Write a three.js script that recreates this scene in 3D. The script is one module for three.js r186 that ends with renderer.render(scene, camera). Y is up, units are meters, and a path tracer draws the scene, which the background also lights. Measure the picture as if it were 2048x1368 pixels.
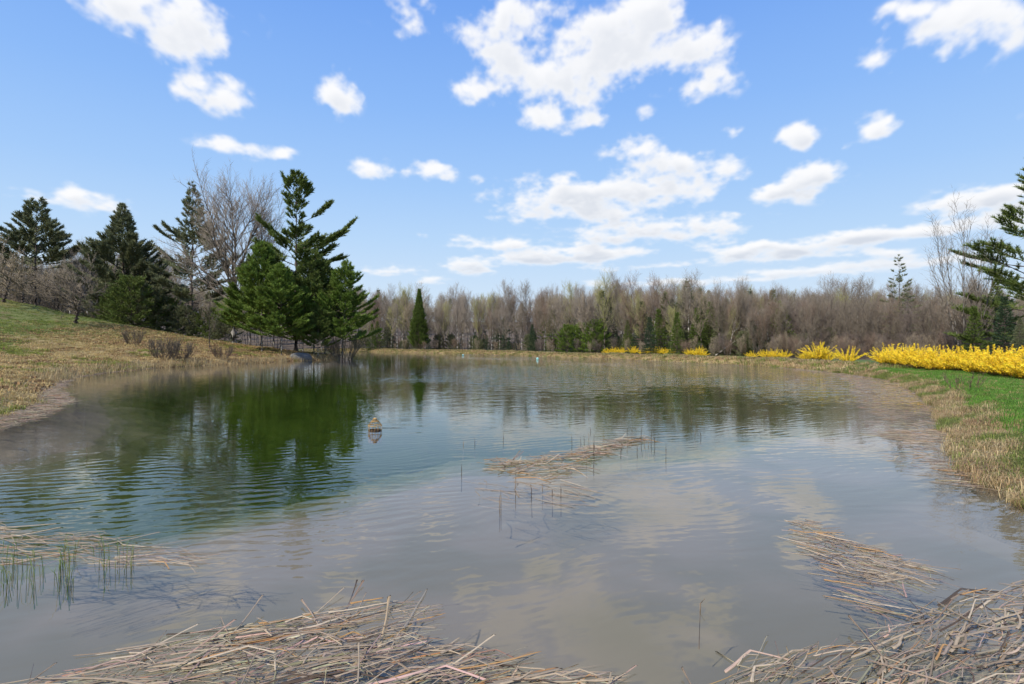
import * as THREE from 'three';

// ---------- camera, sun, exposure ----------
const scene = new THREE.Scene();
const camera = new THREE.PerspectiveCamera(62.06, 2048 / 1368, 0.1, 4000);
camera.position.set(0, 2, 0);
camera.lookAt(0, 2, -10);
const renderer = new THREE.WebGLRenderer({ antialias: true });
renderer.toneMapping = THREE.LinearToneMapping;
renderer.toneMappingExposure = 1.2;
renderer.shadowMap.enabled = true;
const sun = new THREE.DirectionalLight(new THREE.Color().setRGB(1, 0.93, 0.80), 4.6);
sun.position.set(-62, 86, 40);
sun.target.position.set(0, 0, -30);
sun.castShadow = true;
sun.shadow.radius = 2;
Object.assign(sun.shadow.camera, { left: -130, right: 130, top: 130, bottom: -130, near: 1, far: 400 });
sun.shadow.mapSize.set(4096, 4096);
scene.add(sun, sun.target);

// ---------- random numbers and noise ----------
function rng(seed) {
  let s = seed | 0;
  return () => { s = (s + 0x6d2b79f5) | 0; let t = Math.imul(s ^ (s >>> 15), 1 | s); t = (t + Math.imul(t ^ (t >>> 7), 61 | t)) ^ t; return ((t ^ (t >>> 14)) >>> 0) / 4294967296; };
}
const clamp = (x, a = 0, b = 1) => Math.min(b, Math.max(a, x));
const sstep = (a, b, x) => { const t = clamp((x - a) / (b - a)); return t * t * (3 - 2 * t); };
const mix = (a, b, t) => a + (b - a) * t;
const mix3 = (a, b, t) => [mix(a[0], b[0], t), mix(a[1], b[1], t), mix(a[2], b[2], t)];
const hash2 = (x, y) => { let h = Math.imul(x, 374761393) ^ Math.imul(y, 668265263); h = Math.imul(h ^ (h >>> 13), 1274126177); return ((h ^ (h >>> 16)) >>> 0) / 4294967296; };
function vnoise(x, y) {
  const ix = Math.floor(x), iy = Math.floor(y), fx = x - ix, fy = y - iy, u = fx * fx * (3 - 2 * fx), v = fy * fy * (3 - 2 * fy);
  return mix(mix(hash2(ix, iy), hash2(ix + 1, iy), u), mix(hash2(ix, iy + 1), hash2(ix + 1, iy + 1), u), v);
}
function fbm(x, y, n = 4) { let s = 0, a = 0.5, t = 0; for (let i = 0; i < n; i++) { s += a * vnoise(x, y); t += a; a *= 0.5; const q = x * 1.6 - y * 1.2 + 7.3; y = x * 1.2 + y * 1.6 - 3.1; x = q; } return s / t; }

// ---------- sky: blue gradient with fair-weather clouds (azimuth, elevation, half-sizes in degrees, strength) ----------
const CLOUDS = [[-31.4,26.5,5.8,2.0,1.00],[-28.8,25.3,2.8,1.8,1.00],[-30.7,24.0,1.5,1.1,0.80],[-34.2,25.9,2.8,1.3,0.70],[-28.8,21.8,2.2,1.2,1.00],[-26.8,21.0,2.0,1.3,1.00],[-30.5,20.9,0.9,0.8,0.60],[-17.4,23.3,2.1,1.6,1.00],[-16.6,22.0,1.6,1.2,0.90],[-10.3,28.9,1.5,1.7,0.65],[-11.1,27.9,0.9,0.7,0.50],[-0.7,29.5,4.3,2.6,1.00],[-1.2,26.8,3.0,2.4,1.00],[-3.2,23.9,2.8,1.2,0.80],[2.8,25.1,3.5,2.0,0.90],[11.2,28.3,6.1,2.8,1.00],[7.8,25.8,5.4,2.4,1.00],[16.0,25.9,4.5,2.3,1.00],[19.2,23.5,2.7,1.6,0.95],[13.2,29.6,3.8,1.5,1.00],[7.3,22.9,3.0,1.5,0.85],[3.6,21.5,3.2,1.4,1.00],[7.8,21.1,2.4,1.0,0.90],[13.2,21.3,1.0,0.8,0.45],[38.5,24.2,3.8,1.9,1.00],[37.6,22.3,1.8,1.5,0.90],[40.9,22.5,2.0,1.9,1.00],[35.0,25.6,2.3,1.0,0.70],[32.7,23.0,1.7,1.5,0.85],[27.7,24.1,1.9,0.6,0.40],[30.4,24.3,1.1,0.5,0.35],[26.9,18.0,1.7,1.3,1.00],[32.6,17.5,2.1,1.3,0.95],[21.4,19.1,1.2,0.7,0.80],[30.4,16.5,0.6,0.4,0.70],[12.2,18.3,2.9,1.3,0.90],[16.0,17.1,4.3,1.5,0.90],[20.5,16.0,2.8,1.3,0.85],[19.2,13.9,1.4,0.9,0.85],[27.1,14.0,3.1,1.5,0.95],[24.8,13.4,2.2,1.0,0.85],[28.4,14.7,1.5,1.0,0.80],[3.8,14.2,5.7,2.0,1.00],[10.3,14.5,5.7,1.9,1.00],[15.1,14.0,3.9,1.5,1.00],[7.8,12.7,7.3,1.1,0.90],[14.6,10.9,7.7,1.4,1.00],[10.3,10.7,4.3,1.0,0.90],[19.2,10.6,3.3,1.1,0.90],[-24.5,17.1,4.1,0.8,0.90],[-26.8,17.1,1.4,0.6,0.80],[-22.2,17.2,1.8,0.7,0.90],[-14.6,16.5,2.1,1.1,1.00],[-7.7,16.6,1.9,1.1,1.00],[-10.9,16.2,1.1,0.6,0.60],[-3.5,16.0,1.0,0.4,0.40],[-39.4,11.2,3.0,0.7,0.80],[-37.9,11.7,1.8,0.9,0.95],[-35.4,11.2,2.6,1.0,0.90],[-1.7,9.8,6.3,0.7,0.90],[5.8,9.0,4.1,0.6,0.85],[-4.7,7.8,2.4,0.6,0.80],[24.6,8.4,4.0,0.7,0.90],[32.2,7.5,4.5,0.5,0.70],[34.0,8.9,4.3,0.5,0.85],[39.5,9.4,2.6,0.9,0.85],[41.8,9.5,1.6,1.1,0.85],[20.5,7.5,9.4,0.5,0.45],[11.2,7.3,8.4,0.4,0.35],[30.7,6.4,5.6,0.4,0.45],[-12.1,7.1,2.9,0.6,0.55],[-8.2,6.1,2.0,0.5,0.50],[-1.2,13.1,1.0,0.4,0.30],[-8.7,10.5,1.0,0.3,0.30]];
CLOUDS.push([2, 8.4, 5.5, 0.8, 0.9], [10, 8.6, 4.5, 0.7, 0.9], [-4, 7.2, 2.2, 0.5, 0.8], [24, 8.2, 6, 0.8, 0.95], [31, 8.9, 6, 0.8, 0.95], [36, 6.6, 7, 0.6, 0.9], [18, 5.8, 9, 0.5, 0.8], [41, 11, 5, 1.2, 0.95], [28, 6.2, 6, 0.5, 0.85]);
{
  const r = rng(77);
  for (let k = 0; k < 110; k++) {                                   // the rest of the sky, the same kind of clouds
    const az = 48 + r() * 264, low = r();
    const el = low < 0.4 ? 2 + r() * 10 : 10 + r() * 50, w = 1.5 + r() * 5 * (low < 0.4 ? 1.3 : 1), puff = 1 + Math.floor(r() * 3);
    for (let j = 0; j < puff; j++) CLOUDS.push([az + (r() - 0.5) * w * 2.4, el + (r() - 0.5) * w * 0.6, w * (0.6 + r() * 0.6), w * (el < 12 ? 0.22 : 0.55) * (0.6 + r() * 0.5), 0.7 + r() * 0.3]);
  }
  for (let k = 0; k < 30; k++) CLOUDS.push([-48 + r() * 96, 34 + r() * 35, 3 + r() * 5, 2 + r() * 3, 0.7 + r() * 0.3]);
}
for (const c of CLOUDS) if (c[1] < 9) c[4] = Math.min(1, c[4] * 1.3);
const SKY_KEYS = [[-90, 0.1, 0.1, 0.09], [-2, 0.35, 0.37, 0.36], [0, 0.66, 0.77, 0.9], [5, 0.60, 0.75, 0.92], [10, 0.47, 0.67, 0.93], [15, 0.36, 0.58, 0.93], [22, 0.26, 0.48, 0.91], [31, 0.175, 0.375, 0.86], [60, 0.07, 0.22, 0.68], [90, 0.06, 0.19, 0.62]];
function makeSky() {
  const W = 4096, H = 2048, data = new Float32Array(W * H * 4), rows = Array.from({ length: H }, () => []);
  for (const c of CLOUDS) {
    const lo = Math.floor((c[1] - c[3] * 3.2 + 90) / 180 * H), hi = Math.ceil((c[1] + c[3] * 1.6 + 90) / 180 * H);
    for (let y = Math.max(0, lo); y <= Math.min(H - 1, hi); y++) rows[y].push(c);
  }
  const field = (list, az, el) => {
    let q = 1;
    for (const c of list) {
      let da = az - c[0]; if (da > 180) da -= 360; else if (da < -180) da += 360;
      const a = da / c[2], b = (el - c[1]) / c[3], r2 = a * a + b * b;
      if (r2 < 2.2) q *= 1 - Math.min(0.98, c[4] * Math.exp(-r2 * 1.3));
    }
    return 1 - q;
  };
  for (let y = 0; y < H; y++) {
    const el = ((y + 0.5) / H - 0.5) * 180, k = SKY_KEYS.findIndex((s) => s[0] >= el), A = SKY_KEYS[Math.max(0, k - 1)], B = SKY_KEYS[k < 0 ? SKY_KEYS.length - 1 : k], t = A === B ? 0 : (el - A[0]) / (B[0] - A[0]);
    const base = [1, 2, 3].map((c) => mix(A[c], B[c], t)), list = rows[y], flat = clamp(el / 22, 0.22, 1), ce = Math.cos(el * Math.PI / 180);
    const rowCells = new Map();
    for (let x = 0; x < W; x++) {
      const o = (y * W + x) * 4;
      let az = ((x + 0.5) / W - 0.5) * 360 + 90; if (az > 180) az -= 360;             // 0 is -z, positive towards +x
      let col = base;
      if (list.length && el > 0.3) {
        const cell = Math.floor(az / 4);                                                // only the clouds that can reach this stretch of the row
        let near = rowCells.get(cell);
        if (!near) { near = list.filter((c) => { let d = Math.abs(cell * 4 + 2 - c[0]); if (d > 180) d = 360 - d; return d < c[2] * 1.5 + 3; }); rowCells.set(cell, near); }
        if (near.length) {
          const F = field(near, az, el);
          if (F > 0.02) {
            const nx = az * ce / 2.6, ny = el > 22 ? el / 2.2 : el > 4.84 ? 10 * Math.log(el / 22) + 10 : el / 0.484 - 15.14;
            const n = fbm(nx + 11, ny, 6), n2 = fbm(nx * 3.1 + 40, ny * 3.1, 4);
            const e = F * 1.05 + (n - 0.5) * 1.45 + (n2 - 0.5) * 0.75;
            const a = sstep(0.24, 0.98, e) * sstep(0.02, 0.2, F);
            if (a > 0.002) {
              const above = field(near, az - 0.4, el + 1.5 * flat) * 0.9 + (fbm(nx + 11 - 0.1, ny + 0.4, 4) - 0.5) * 1.1;
              const grey = clamp(sstep(0.1, 1.1, above) * (1.15 - 0.6 * clamp((el - 8) / 12)) * sstep(0.4, 1.3, e));
              const lit = mix3([0.97, 0.97, 0.98], [0.60, 0.65, 0.74], grey * 0.85);
              const haze = clamp(1 - el / 9) * 0.45;
              col = mix3(base, mix3(lit, base, haze), a * 0.97);
            }
          }
        }
      }
      data[o] = col[0] * 0.86; data[o + 1] = col[1] * 0.86; data[o + 2] = col[2] * 0.86; data[o + 3] = 1;
    }
  }
  const t = new THREE.DataTexture(data, W, H, THREE.RGBAFormat, THREE.FloatType);
  t.mapping = THREE.EquirectangularReflectionMapping; t.magFilter = t.minFilter = THREE.LinearFilter; t.needsUpdate = true;
  return t;
}
scene.background = makeSky();
scene.environment = scene.background;

// ---------- helpers ----------
const V = (x, y, z) => new THREE.Vector3(x, y, z);
const used = new Map();
function numbered(name) { const n = used.get(name) ?? 0; used.set(name, n + 1); return n ? name + '_' + String(n).padStart(3, '0') : name; }
function tag(o, label, category, group, kind) { o.userData = { label, category }; if (group) o.userData.group = group; if (kind) o.userData.kind = kind; return o; }
function thing(name, label, category, [x, y, z] = [0, 0, 0], turn = 0, group) {
  const o = new THREE.Group(); o.name = numbered(name); o.position.set(x, y, z); o.rotation.y = turn; scene.add(o);
  return tag(o, label, category, group);
}
function part(name, geometry, material, parent, kind) {
  const m = new THREE.Mesh(geometry, material); m.name = name; m.castShadow = m.receiveShadow = true; if (kind) m.userData.kind = kind;
  parent.add(m); return m;
}
function placeCopy(proto, [x, y, z], turn, scale, label, group) {
  const c = proto.clone(); c.name = numbered(proto.userData.base); scene.add(c); c.position.set(x, y, z); c.rotation.y = turn; c.scale.setScalar(scale);
  if (Array.isArray(scale)) c.scale.set(...scale);
  c.userData = { label, category: proto.userData.category, group }; return c;
}
function structure(name, geometry, material) { const m = new THREE.Mesh(geometry, material); m.name = name; m.castShadow = m.receiveShadow = true; m.userData = { kind: 'structure' }; scene.add(m); return m; }
class Build {                                                       // collects triangles, with colours and uv
  constructor() { this.p = []; this.n = []; this.c = []; this.u = []; this.i = []; this.color = [1, 1, 1]; }
  vert(x, y, z, nx, ny, nz, u = 0, v = 0) { this.p.push(x, y, z); this.n.push(nx, ny, nz); this.c.push(...this.color); this.u.push(u, v); return this.p.length / 3 - 1; }
  leaf(ax, ay, az, bx, by, bz, cx, cy, cz) {
    const ux = bx - ax, uy = by - ay, uz = bz - az, vx = cx - ax, vy = cy - ay, vz = cz - az;
    let nx = uy * vz - uz * vy, ny = uz * vx - ux * vz, nz = ux * vy - uy * vx; const l = Math.hypot(nx, ny, nz) || 1; nx /= l; ny /= l; nz /= l;
    this.i.push(this.vert(ax, ay, az, nx, ny, nz, 0, 0), this.vert(bx, by, bz, nx, ny, nz, 1, 0), this.vert(cx, cy, cz, nx, ny, nz, 0.5, 1));
  }
  tube(pts, radii, sides) {                                         // a tapered tube; radius 0 at the end closes it to a point
    let ref = Math.abs(pts[1].y - pts[0].y) > 0.9 * pts[0].distanceTo(pts[1]) ? V(1, 0, 0) : V(0, 1, 0), along = 0;
    const rings = [], d = V(0, 0, 0), a = V(0, 0, 0), b = V(0, 0, 0);
    for (let k = 0; k < pts.length; k++) {
      d.subVectors(pts[Math.min(k + 1, pts.length - 1)], pts[Math.max(k - 1, 0)]).normalize();
      a.crossVectors(d, ref).normalize(); b.crossVectors(d, a); ref = ref.copy(a).cross(d).negate().normalize().clone();
      if (k) along += pts[k].distanceTo(pts[k - 1]);
      const ring = [];
      const last = k === pts.length - 1 && radii[k] === 0;
      for (let j = 0; j <= (last ? 0 : sides); j++) {
        const t = j / sides * Math.PI * 2, c = Math.cos(t), s = Math.sin(t), nx = last ? d.x : a.x * c + b.x * s, ny = last ? d.y : a.y * c + b.y * s, nz = last ? d.z : a.z * c + b.z * s;
        ring.push(this.vert(pts[k].x + nx * radii[k] * (last ? 0 : 1), pts[k].y + ny * radii[k] * (last ? 0 : 1), pts[k].z + nz * radii[k] * (last ? 0 : 1), nx, ny, nz, j / sides, along));
      }
      rings.push(ring);
    }
    for (let k = 0; k + 1 < rings.length; k++) {
      const r = rings[k], q = rings[k + 1];
      for (let j = 0; j < sides; j++) {
        if (q.length === 1) this.i.push(r[j], r[j + 1], q[0]);
        else this.i.push(r[j], r[j + 1], q[j], r[j + 1], q[j + 1], q[j]);
      }
    }
  }
  geometry() {
    const g = new THREE.BufferGeometry();
    g.setAttribute('position', new THREE.Float32BufferAttribute(this.p, 3)); g.setAttribute('normal', new THREE.Float32BufferAttribute(this.n, 3));
    g.setAttribute('color', new THREE.Float32BufferAttribute(this.c, 3)); g.setAttribute('uv', new THREE.Float32BufferAttribute(this.u, 2)); g.setIndex(this.i);
    return g;
  }
}
function dataTexture(w, h, f, srgb = false) {                       // f(u, v) gives one value or three, 0 to 1
  const data = new Uint8Array(w * h * 4);
  for (let y = 0; y < h; y++) for (let x = 0; x < w; x++) { const c = f((x + 0.5) / w, (y + 0.5) / h), o = (y * w + x) * 4; for (let k = 0; k < 3; k++) data[o + k] = clamp(c.length ? c[k] : c) * 255; data[o + 3] = 255; }
  const t = new THREE.DataTexture(data, w, h); t.wrapS = t.wrapT = THREE.RepeatWrapping; t.magFilter = t.minFilter = THREE.LinearFilter; if (srgb) t.colorSpace = THREE.SRGBColorSpace; t.needsUpdate = true;
  return t;
}
const F = 1137;                                                     // metres per metre of depth for a photograph 2048 wide
const at = (px, depth) => [(px - 1024) / F * depth, -depth];        // where a thing at that depth stands
const onWater = (px, py) => { const d = 2 * F / (py - 684); return [(px - 1024) / F * d, -d]; };

// ---------- the pond's outline and the lie of the land ----------
const SHORE = [[-12.7, -14.1], [-15.1, -18.2], [-19.5, -23.5], [-22.3, -27.7], [-24.6, -31.5], [-26.4, -36.7], [-27.4, -43.7], [-26.4, -47.6], [-24.2, -53], [-23.2, -59.5], [-21.4, -63], [-20.2, -65.2], [-21, -69], [-25, -80], [-32, -98], [-39, -116], [-36, -122], [-24, -112], [-11, -99], [-2, -87], [5, -76], [10.7, -69], [14.5, -61.5], [17.9, -54], [20, -48], [21.3, -42.5], [21, -35], [19.4, -28.8], [16, -22.5], [13, -17.6], [11.2, -14.6], [9.4, -12.1], [8.2, -10.4], [7.4, -9.3], [7.0, -8.4], [6.7, -7.7], [6.3, -6.9], [5.9, -4.6], [4.6, -2.4], [2.5, -1.3], [-2, -1.2], [-7, -1.8], [-11.5, -4.5], [-13, -9]];
function pondDistance(x, z) {                                       // metres from the shore line, negative in the pond
  let best = 1e9, inside = false;
  for (let i = 0, j = SHORE.length - 1; i < SHORE.length; j = i++) {
    const [ax, az] = SHORE[j], [bx, bz] = SHORE[i], ex = bx - ax, ez = bz - az, t = clamp(((x - ax) * ex + (z - az) * ez) / (ex * ex + ez * ez)), dx = x - ax - ex * t, dz = z - az - ez * t;
    best = Math.min(best, dx * dx + dz * dz);
    if ((az > z) !== (bz > z) && x < ax + (z - az) / (bz - az) * (bx - ax)) inside = !inside;
  }
  return Math.sqrt(best) * (inside ? -1 : 1);
}
const wobbly = (x, z) => pondDistance(x, z) + (fbm(x * 0.7, z * 0.7, 3) - 0.5) * 0.7;
const hillSide = (x, z) => sstep(-9, -21, x) * sstep(-96, -70, z);
function groundAt(x, z, s = wobbly(x, z)) {
  if (s < 0) {                                                      // a shallow shelf off the near shore, deeper beyond
    const deep = s > -0.5 ? -s * 0.55 : 0.275 + 0.27 * Math.min(7, -0.5 - mix(s, Math.min(-0.5, pondDistance(x, z)), sstep(-0.5, -1.5, s)));
    return -mix(Math.min(deep, 0.275 + 0.3 * (1 - Math.exp(-Math.max(0, deep - 0.275) * 3))), deep, sstep(-9.5, -23, z + 1.3 * Math.min(0, x + 1))) + (fbm(x * 0.5 + 70, z * 0.5, 4) - 0.5) * 0.5 * sstep(-1, -4, s) * sstep(-9, -16, z + 0.8 * Math.min(0, x + 1)) + (fbm(x * 2.5, z * 2.5 + 8, 3) - 0.5) * 0.12 * sstep(-0.6, -2, s) * sstep(-9, -14, z + 0.8 * Math.min(0, x + 1));
  }
  const hill = hillSide(x, z), q = Math.min(s, 60);
  const bank = 0.42 * sstep(0, 1.6, s) + 0.004 * Math.min(s, 60);
  const rise = 0.25 * sstep(0, 1.5, s) + 0.1 * q + 0.0021 * q * q;
  const far = 0.075 * clamp(-z - 135, 0, 160) + 0.03 * Math.max(0, -z - 295) * (z > -700 ? 1 : 400 / (-z - 295 + 1e-6));
  const rough = (fbm(x * 0.35 + 9, z * 0.35, 3) - 0.5) * 0.35 * sstep(0.3, 3, s) + (fbm(x * 1.9, z * 1.9 + 5, 2) - 0.5) * 0.14 * sstep(0, 1, s) * (0.4 + hill);
  return mix(bank, rise, hill) + far + rough;
}

// ---------- ground ----------
const grainMap = dataTexture(1024, 1024, (u, v) => {
  const w = (s, o) => { const n = 16 * s; const a = vnoise(u * n + o, v * n), b = vnoise((u - 1) * n + o, v * n), c = vnoise(u * n + o, (v - 1) * n), d = vnoise((u - 1) * n + o, (v - 1) * n); return mix(mix(a, b, u), mix(c, d, u), v); };
  const fine = w(20, 3) * 0.5 + w(8, 8) * 0.3 + w(2.5, 1) * 0.2, k = 0.5 + (fine - 0.5) * 1.5;
  return [0.62 + k * 0.5, 0.60 + k * 0.5, 0.55 + k * 0.5];
});
{
  const line = (parts) => { const a = []; for (const [from, to, step] of parts) for (let x = from; step > 0 ? x < to - 1e-6 : x > to + 1e-6; x += step) a.push(x); return a; };
  const xs = [-2000, -1400, -900, -600, -400, -280, -200, -150, ...line([[-120, -60, 2], [-60, -30, 0.7], [-30, 26, 0.33], [26, 60, 0.9], [60, 120, 3]]), 125, 150, 200, 280, 400, 600, 900, 1400, 2000];
  const zs = [300, 120, 60, 30, 15, 8, ...line([[4, -72, -0.33], [-72, -128, -0.6], [-128, -180, -2]]), -190, -210, -240, -280, -330, -400, -500, -650, -900, -1400, -2500];
  const p = [], c = [], u = [], idx = [], bed = [], wetCell = [];
  const straw = [0.36, 0.27, 0.12], litter = [0.22, 0.145, 0.075], green = [0.15, 0.175, 0.045], lawn = [0.085, 0.165, 0.028], floor = [0.115, 0.085, 0.06], silt = [0.215, 0.19, 0.155], needle = [0.15, 0.075, 0.042], wet = [0.075, 0.055, 0.04];
  for (const z of zs) for (const x of xs) {
    const s = wobbly(x, z), y = groundAt(x, z, s), n1 = fbm(x * 0.22 + 3, z * 0.22, 4), n2 = fbm(x * 0.8, z * 0.8 + 30, 4), n3 = fbm(x * 2.2 + 5, z * 2.2, 3), hill = hillSide(x, z);
    let col;
    if (s < 0) col = mix3(silt, [0.17, 0.158, 0.118], sstep(0.4, 0.62, n2));
    else {
      let left = mix3(straw, green, sstep(0.42, 0.6, n1 * 0.5 + n2 * 0.2 + 0.3 * sstep(4, 24, s)));
      left = mix3(left, litter, 0.85 * sstep(0.5, 0.6, n2 * 0.6 + n3 * 0.25 + 0.13 * (1 - sstep(2, 14, s))));
      left = mix3(left, needle, sstep(-52, -57, z) * sstep(-48, -42, x) * sstep(17, 11, s) * sstep(0.3, 0.5, n2 + 0.2));
      let right = mix3(straw, lawn, sstep(0.0, 1, sstep(1.6, 3.6, s + (n2 - 0.5) * 3)));
      right = mix3(right, litter, 0.6 * sstep(0.5, 0.7, n3) * (1 - sstep(1, 3, s)));
      right = mix3(right, floor, Math.max(sstep(6, 10, s + (n2 - 0.5) * 4) * sstep(-22, -40, z), (x > 0 ? 0 : sstep(3, 6, s)) * sstep(-70, -90, z)));
      col = mix3(right, left, hill);
      col = mix3(col, floor, sstep(-150, -180, z) );
      col = mix3(wet, col, sstep(0.0, 0.3, s));
    }
    p.push(x, y, z); c.push(...col); u.push(x / 4, z / 4); wetCell.push(s < -0.35);
  }
  const w = xs.length;
  for (let j = 0; j + 1 < zs.length; j++) for (let i = 0; i + 1 < w; i++) { const a = j * w + i; (wetCell[a] && wetCell[a + 1] && wetCell[a + w] && wetCell[a + w + 1] ? bed : idx).push(a, a + 1, a + w, a + 1, a + w + 1, a + w); }
  const g = new THREE.BufferGeometry();
  g.setAttribute('position', new THREE.Float32BufferAttribute(p, 3)); g.setAttribute('color', new THREE.Float32BufferAttribute(c, 3)); g.setAttribute('uv', new THREE.Float32BufferAttribute(u, 2)); g.setIndex(idx); g.computeVertexNormals();
  const b = g.clone(); b.setIndex(bed); structure('pond_bed', b, new THREE.MeshStandardMaterial({ vertexColors: true, roughness: 1 }));
  structure('ground', g, new THREE.MeshStandardMaterial({ vertexColors: true, map: grainMap, bumpMap: grainMap, bumpScale: 0.05, roughness: 0.95 }));
}

// ---------- water ----------
{
  const warp = (a, b, k) => { const s = (x) => Math.asinh(x / k), lo = s(a), hi = s(b); return [(t) => k * Math.sinh(mix(lo, hi, t)), (x) => (s(x) - lo) / (hi - lo)]; };
  const [xOf, uOf] = warp(-46, 28, 9), [dOf, vOf] = warp(0.5, 126, 12);         // texture rows closer together near the near shore, where ripples show largest
  const N = 2048, h = new Float32Array(N * N * 4), r = rng(5), waves = [];
  for (let k = 0; k < 26; k++) { const L = 0.09 * Math.pow(4, r()), dir = 1.35 + (r() + r() + r() - 1.5) * 0.75; waves.push([Math.cos(dir) * 6.283 / L, Math.sin(dir) * 6.283 / L, r() * 6.283, (0.6 + r() * 0.8) / 26 ** 0.5]); }
  const swell = []; for (let k = 0; k < 14; k++) { const L = 0.5 * Math.pow(4, r()), dir = 1.45 + (r() + r() - 1) * 0.9; swell.push([Math.cos(dir) * 6.283 / L, Math.sin(dir) * 6.283 / L, r() * 6.283, (0.6 + r() * 0.8) / 14 ** 0.5]); }
  for (let j = 0; j < N; j++) {
    const d = dOf((j + 0.5) / N), z = -d;
    for (let i = 0; i < N; i++) {
      const x = xOf((i + 0.5) / N), wx = x + (vnoise(x * 0.9, z * 0.9) - 0.5) * 0.5, wz = z + (vnoise(x * 0.9 + 50, z * 0.9) - 0.5) * 0.5;
      const patch = fbm(x * 0.16 + 2, z * 0.1, 3);
      const lee = Math.max(sstep(-4, -11, x) * sstep(-17, -24, z), sstep(-1, -3.5, x) * sstep(-7.5, -10, z) * sstep(-30, -26, z)), far = sstep(-15, -30, z) * (1 - lee), nearLeft = sstep(0.5, -2.5, x) * sstep(-10, -8, z) * sstep(-4.2, -5.6, z);
      const amp = 0.011 - 0.004 * lee + 0.12 * far * (0.4 + 1.0 * sstep(0.35, 0.62, patch)) + 0.03 * nearLeft * sstep(0.3, 0.5, patch) + 0.004 * lee;
      let sx = 0, sd = 0;                                             // slopes of the ripples along x and along the depth
      for (const [kx, kz, ph, a] of waves) { const c = a * Math.cos(kx * wx + kz * wz + ph), l = Math.hypot(kx, kz); sx += c * kx / l; sd -= c * kz / l; }
      sx *= amp; sd *= amp;
      const amp2 = (0.055 * far * (0.4 + 0.9 * sstep(0.35, 0.62, patch)) + 0.002);
      for (const [kx, kz, ph, a] of swell) { const c = amp2 * a * Math.cos(kx * wx + kz * wz + ph), l = Math.hypot(kx, kz); sx += c * kx / l; sd -= c * kz / l; }
      const l = Math.hypot(sx, sd, 1), o = (j * N + i) * 4; h[o] = 0.5 - 0.5 * sx / l; h[o + 1] = 0.5 - 0.5 * sd / l; h[o + 2] = 0.5 + 0.5 / l; h[o + 3] = 1;
    }
  }
  const ripples = new THREE.DataTexture(h, N, N, THREE.RGBAFormat, THREE.FloatType); ripples.magFilter = ripples.minFilter = THREE.LinearFilter; ripples.needsUpdate = true;
  const nx = 220, nz = 300, p = [], u = [], idx = [], keep = [];
  for (let j = 0; j <= nz; j++) for (let i = 0; i <= nx; i++) { const x = xOf(i / nx), z = -dOf(j / nz); p.push(x, 0, z); u.push(i / nx, j / nz); keep.push(pondDistance(x, z) < 2.5); }
  for (let j = 0; j < nz; j++) for (let i = 0; i < nx; i++) { const a = j * (nx + 1) + i, b = a + nx + 1; if (keep[a] || keep[a + 1] || keep[b] || keep[b + 1]) idx.push(a, a + 1, b, a + 1, b + 1, b); }
  const g = new THREE.BufferGeometry();
  g.setAttribute('position', new THREE.Float32BufferAttribute(p, 3)); g.setAttribute('uv', new THREE.Float32BufferAttribute(u, 2)); g.setIndex(idx); g.computeVertexNormals();
  structure('pond_water', g, new THREE.MeshPhysicalMaterial({ color: new THREE.Color().setRGB(0.89, 0.875, 0.83), roughness: 0.02, ior: 1.333, transmission: 1, thickness: 0, normalMap: ripples }));
  // the body of the water: layers of green, slightly cloudy water that dim what lies deeper, as thickness does
  const flat = new THREE.BufferGeometry(); flat.setAttribute('position', g.attributes.position); flat.setIndex(idx); flat.computeVertexNormals();
  const cloudy = new THREE.MeshPhysicalMaterial({ color: new THREE.Color().setRGB(0.89, 0.925, 0.84), roughness: 0, ior: 1.0, transmission: 1, thickness: 0, specularIntensity: 0 });
  for (let k = 0; k < 9; k++) structure(numbered('water_layer'), flat, cloudy).position.y = -0.66 - k * 0.11;
}

// ---------- trees ----------
const barkMap = dataTexture(128, 256, (u, v) => { const n = vnoise(u * 22, v * 10) * 0.5 + vnoise(u * 44 + 9, v * 26) * 0.5; return 0.5 + n * 0.5; });
barkMap.repeat.set(1, 0.6);
const birchMap = dataTexture(128, 256, (u, v) => { const n = vnoise(u * 5 + 3, v * 34), k = vnoise(u * 3, v * 9 + 20); return n > 0.72 || k > 0.84 ? 0.16 : 0.8 + 0.2 * vnoise(u * 16, v * 40); });
birchMap.repeat.set(1, 0.5);
const bark = (r, g, b, map = barkMap) => new THREE.MeshStandardMaterial({ color: new THREE.Color().setRGB(r, g, b), map, bumpMap: map, bumpScale: 0.01, roughness: 0.95 });
const BARK = { grey: bark(0.21, 0.185, 0.165), pale: bark(0.36, 0.335, 0.30), brown: bark(0.14, 0.11, 0.09), birch: bark(0.72, 0.69, 0.64, birchMap), pine: bark(0.17, 0.135, 0.115) };
const twigs = (r, g, b) => new THREE.MeshStandardMaterial({ color: new THREE.Color().setRGB(r, g, b), vertexColors: true, roughness: 0.9 });
const TWIG = { grey: twigs(0.215, 0.18, 0.145), mauve: twigs(0.165, 0.135, 0.10), red: twigs(0.18, 0.125, 0.09), tan: twigs(0.26, 0.21, 0.145), bud: twigs(0.26, 0.25, 0.10), dark: twigs(0.135, 0.105, 0.09) };
const needles = (r, g, b) => new THREE.MeshPhysicalMaterial({ color: new THREE.Color().setRGB(r, g, b), vertexColors: true, roughness: 0.75, specularIntensity: 0.4, transmission: 0.35, thickness: 0 });
const NEEDLE = { pine: needles(0.145, 0.205, 0.05), fresh: needles(0.155, 0.245, 0.04), dull: needles(0.185, 0.215, 0.115), spruce: needles(0.055, 0.10, 0.05), cedar: needles(0.12, 0.19, 0.035) };

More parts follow.
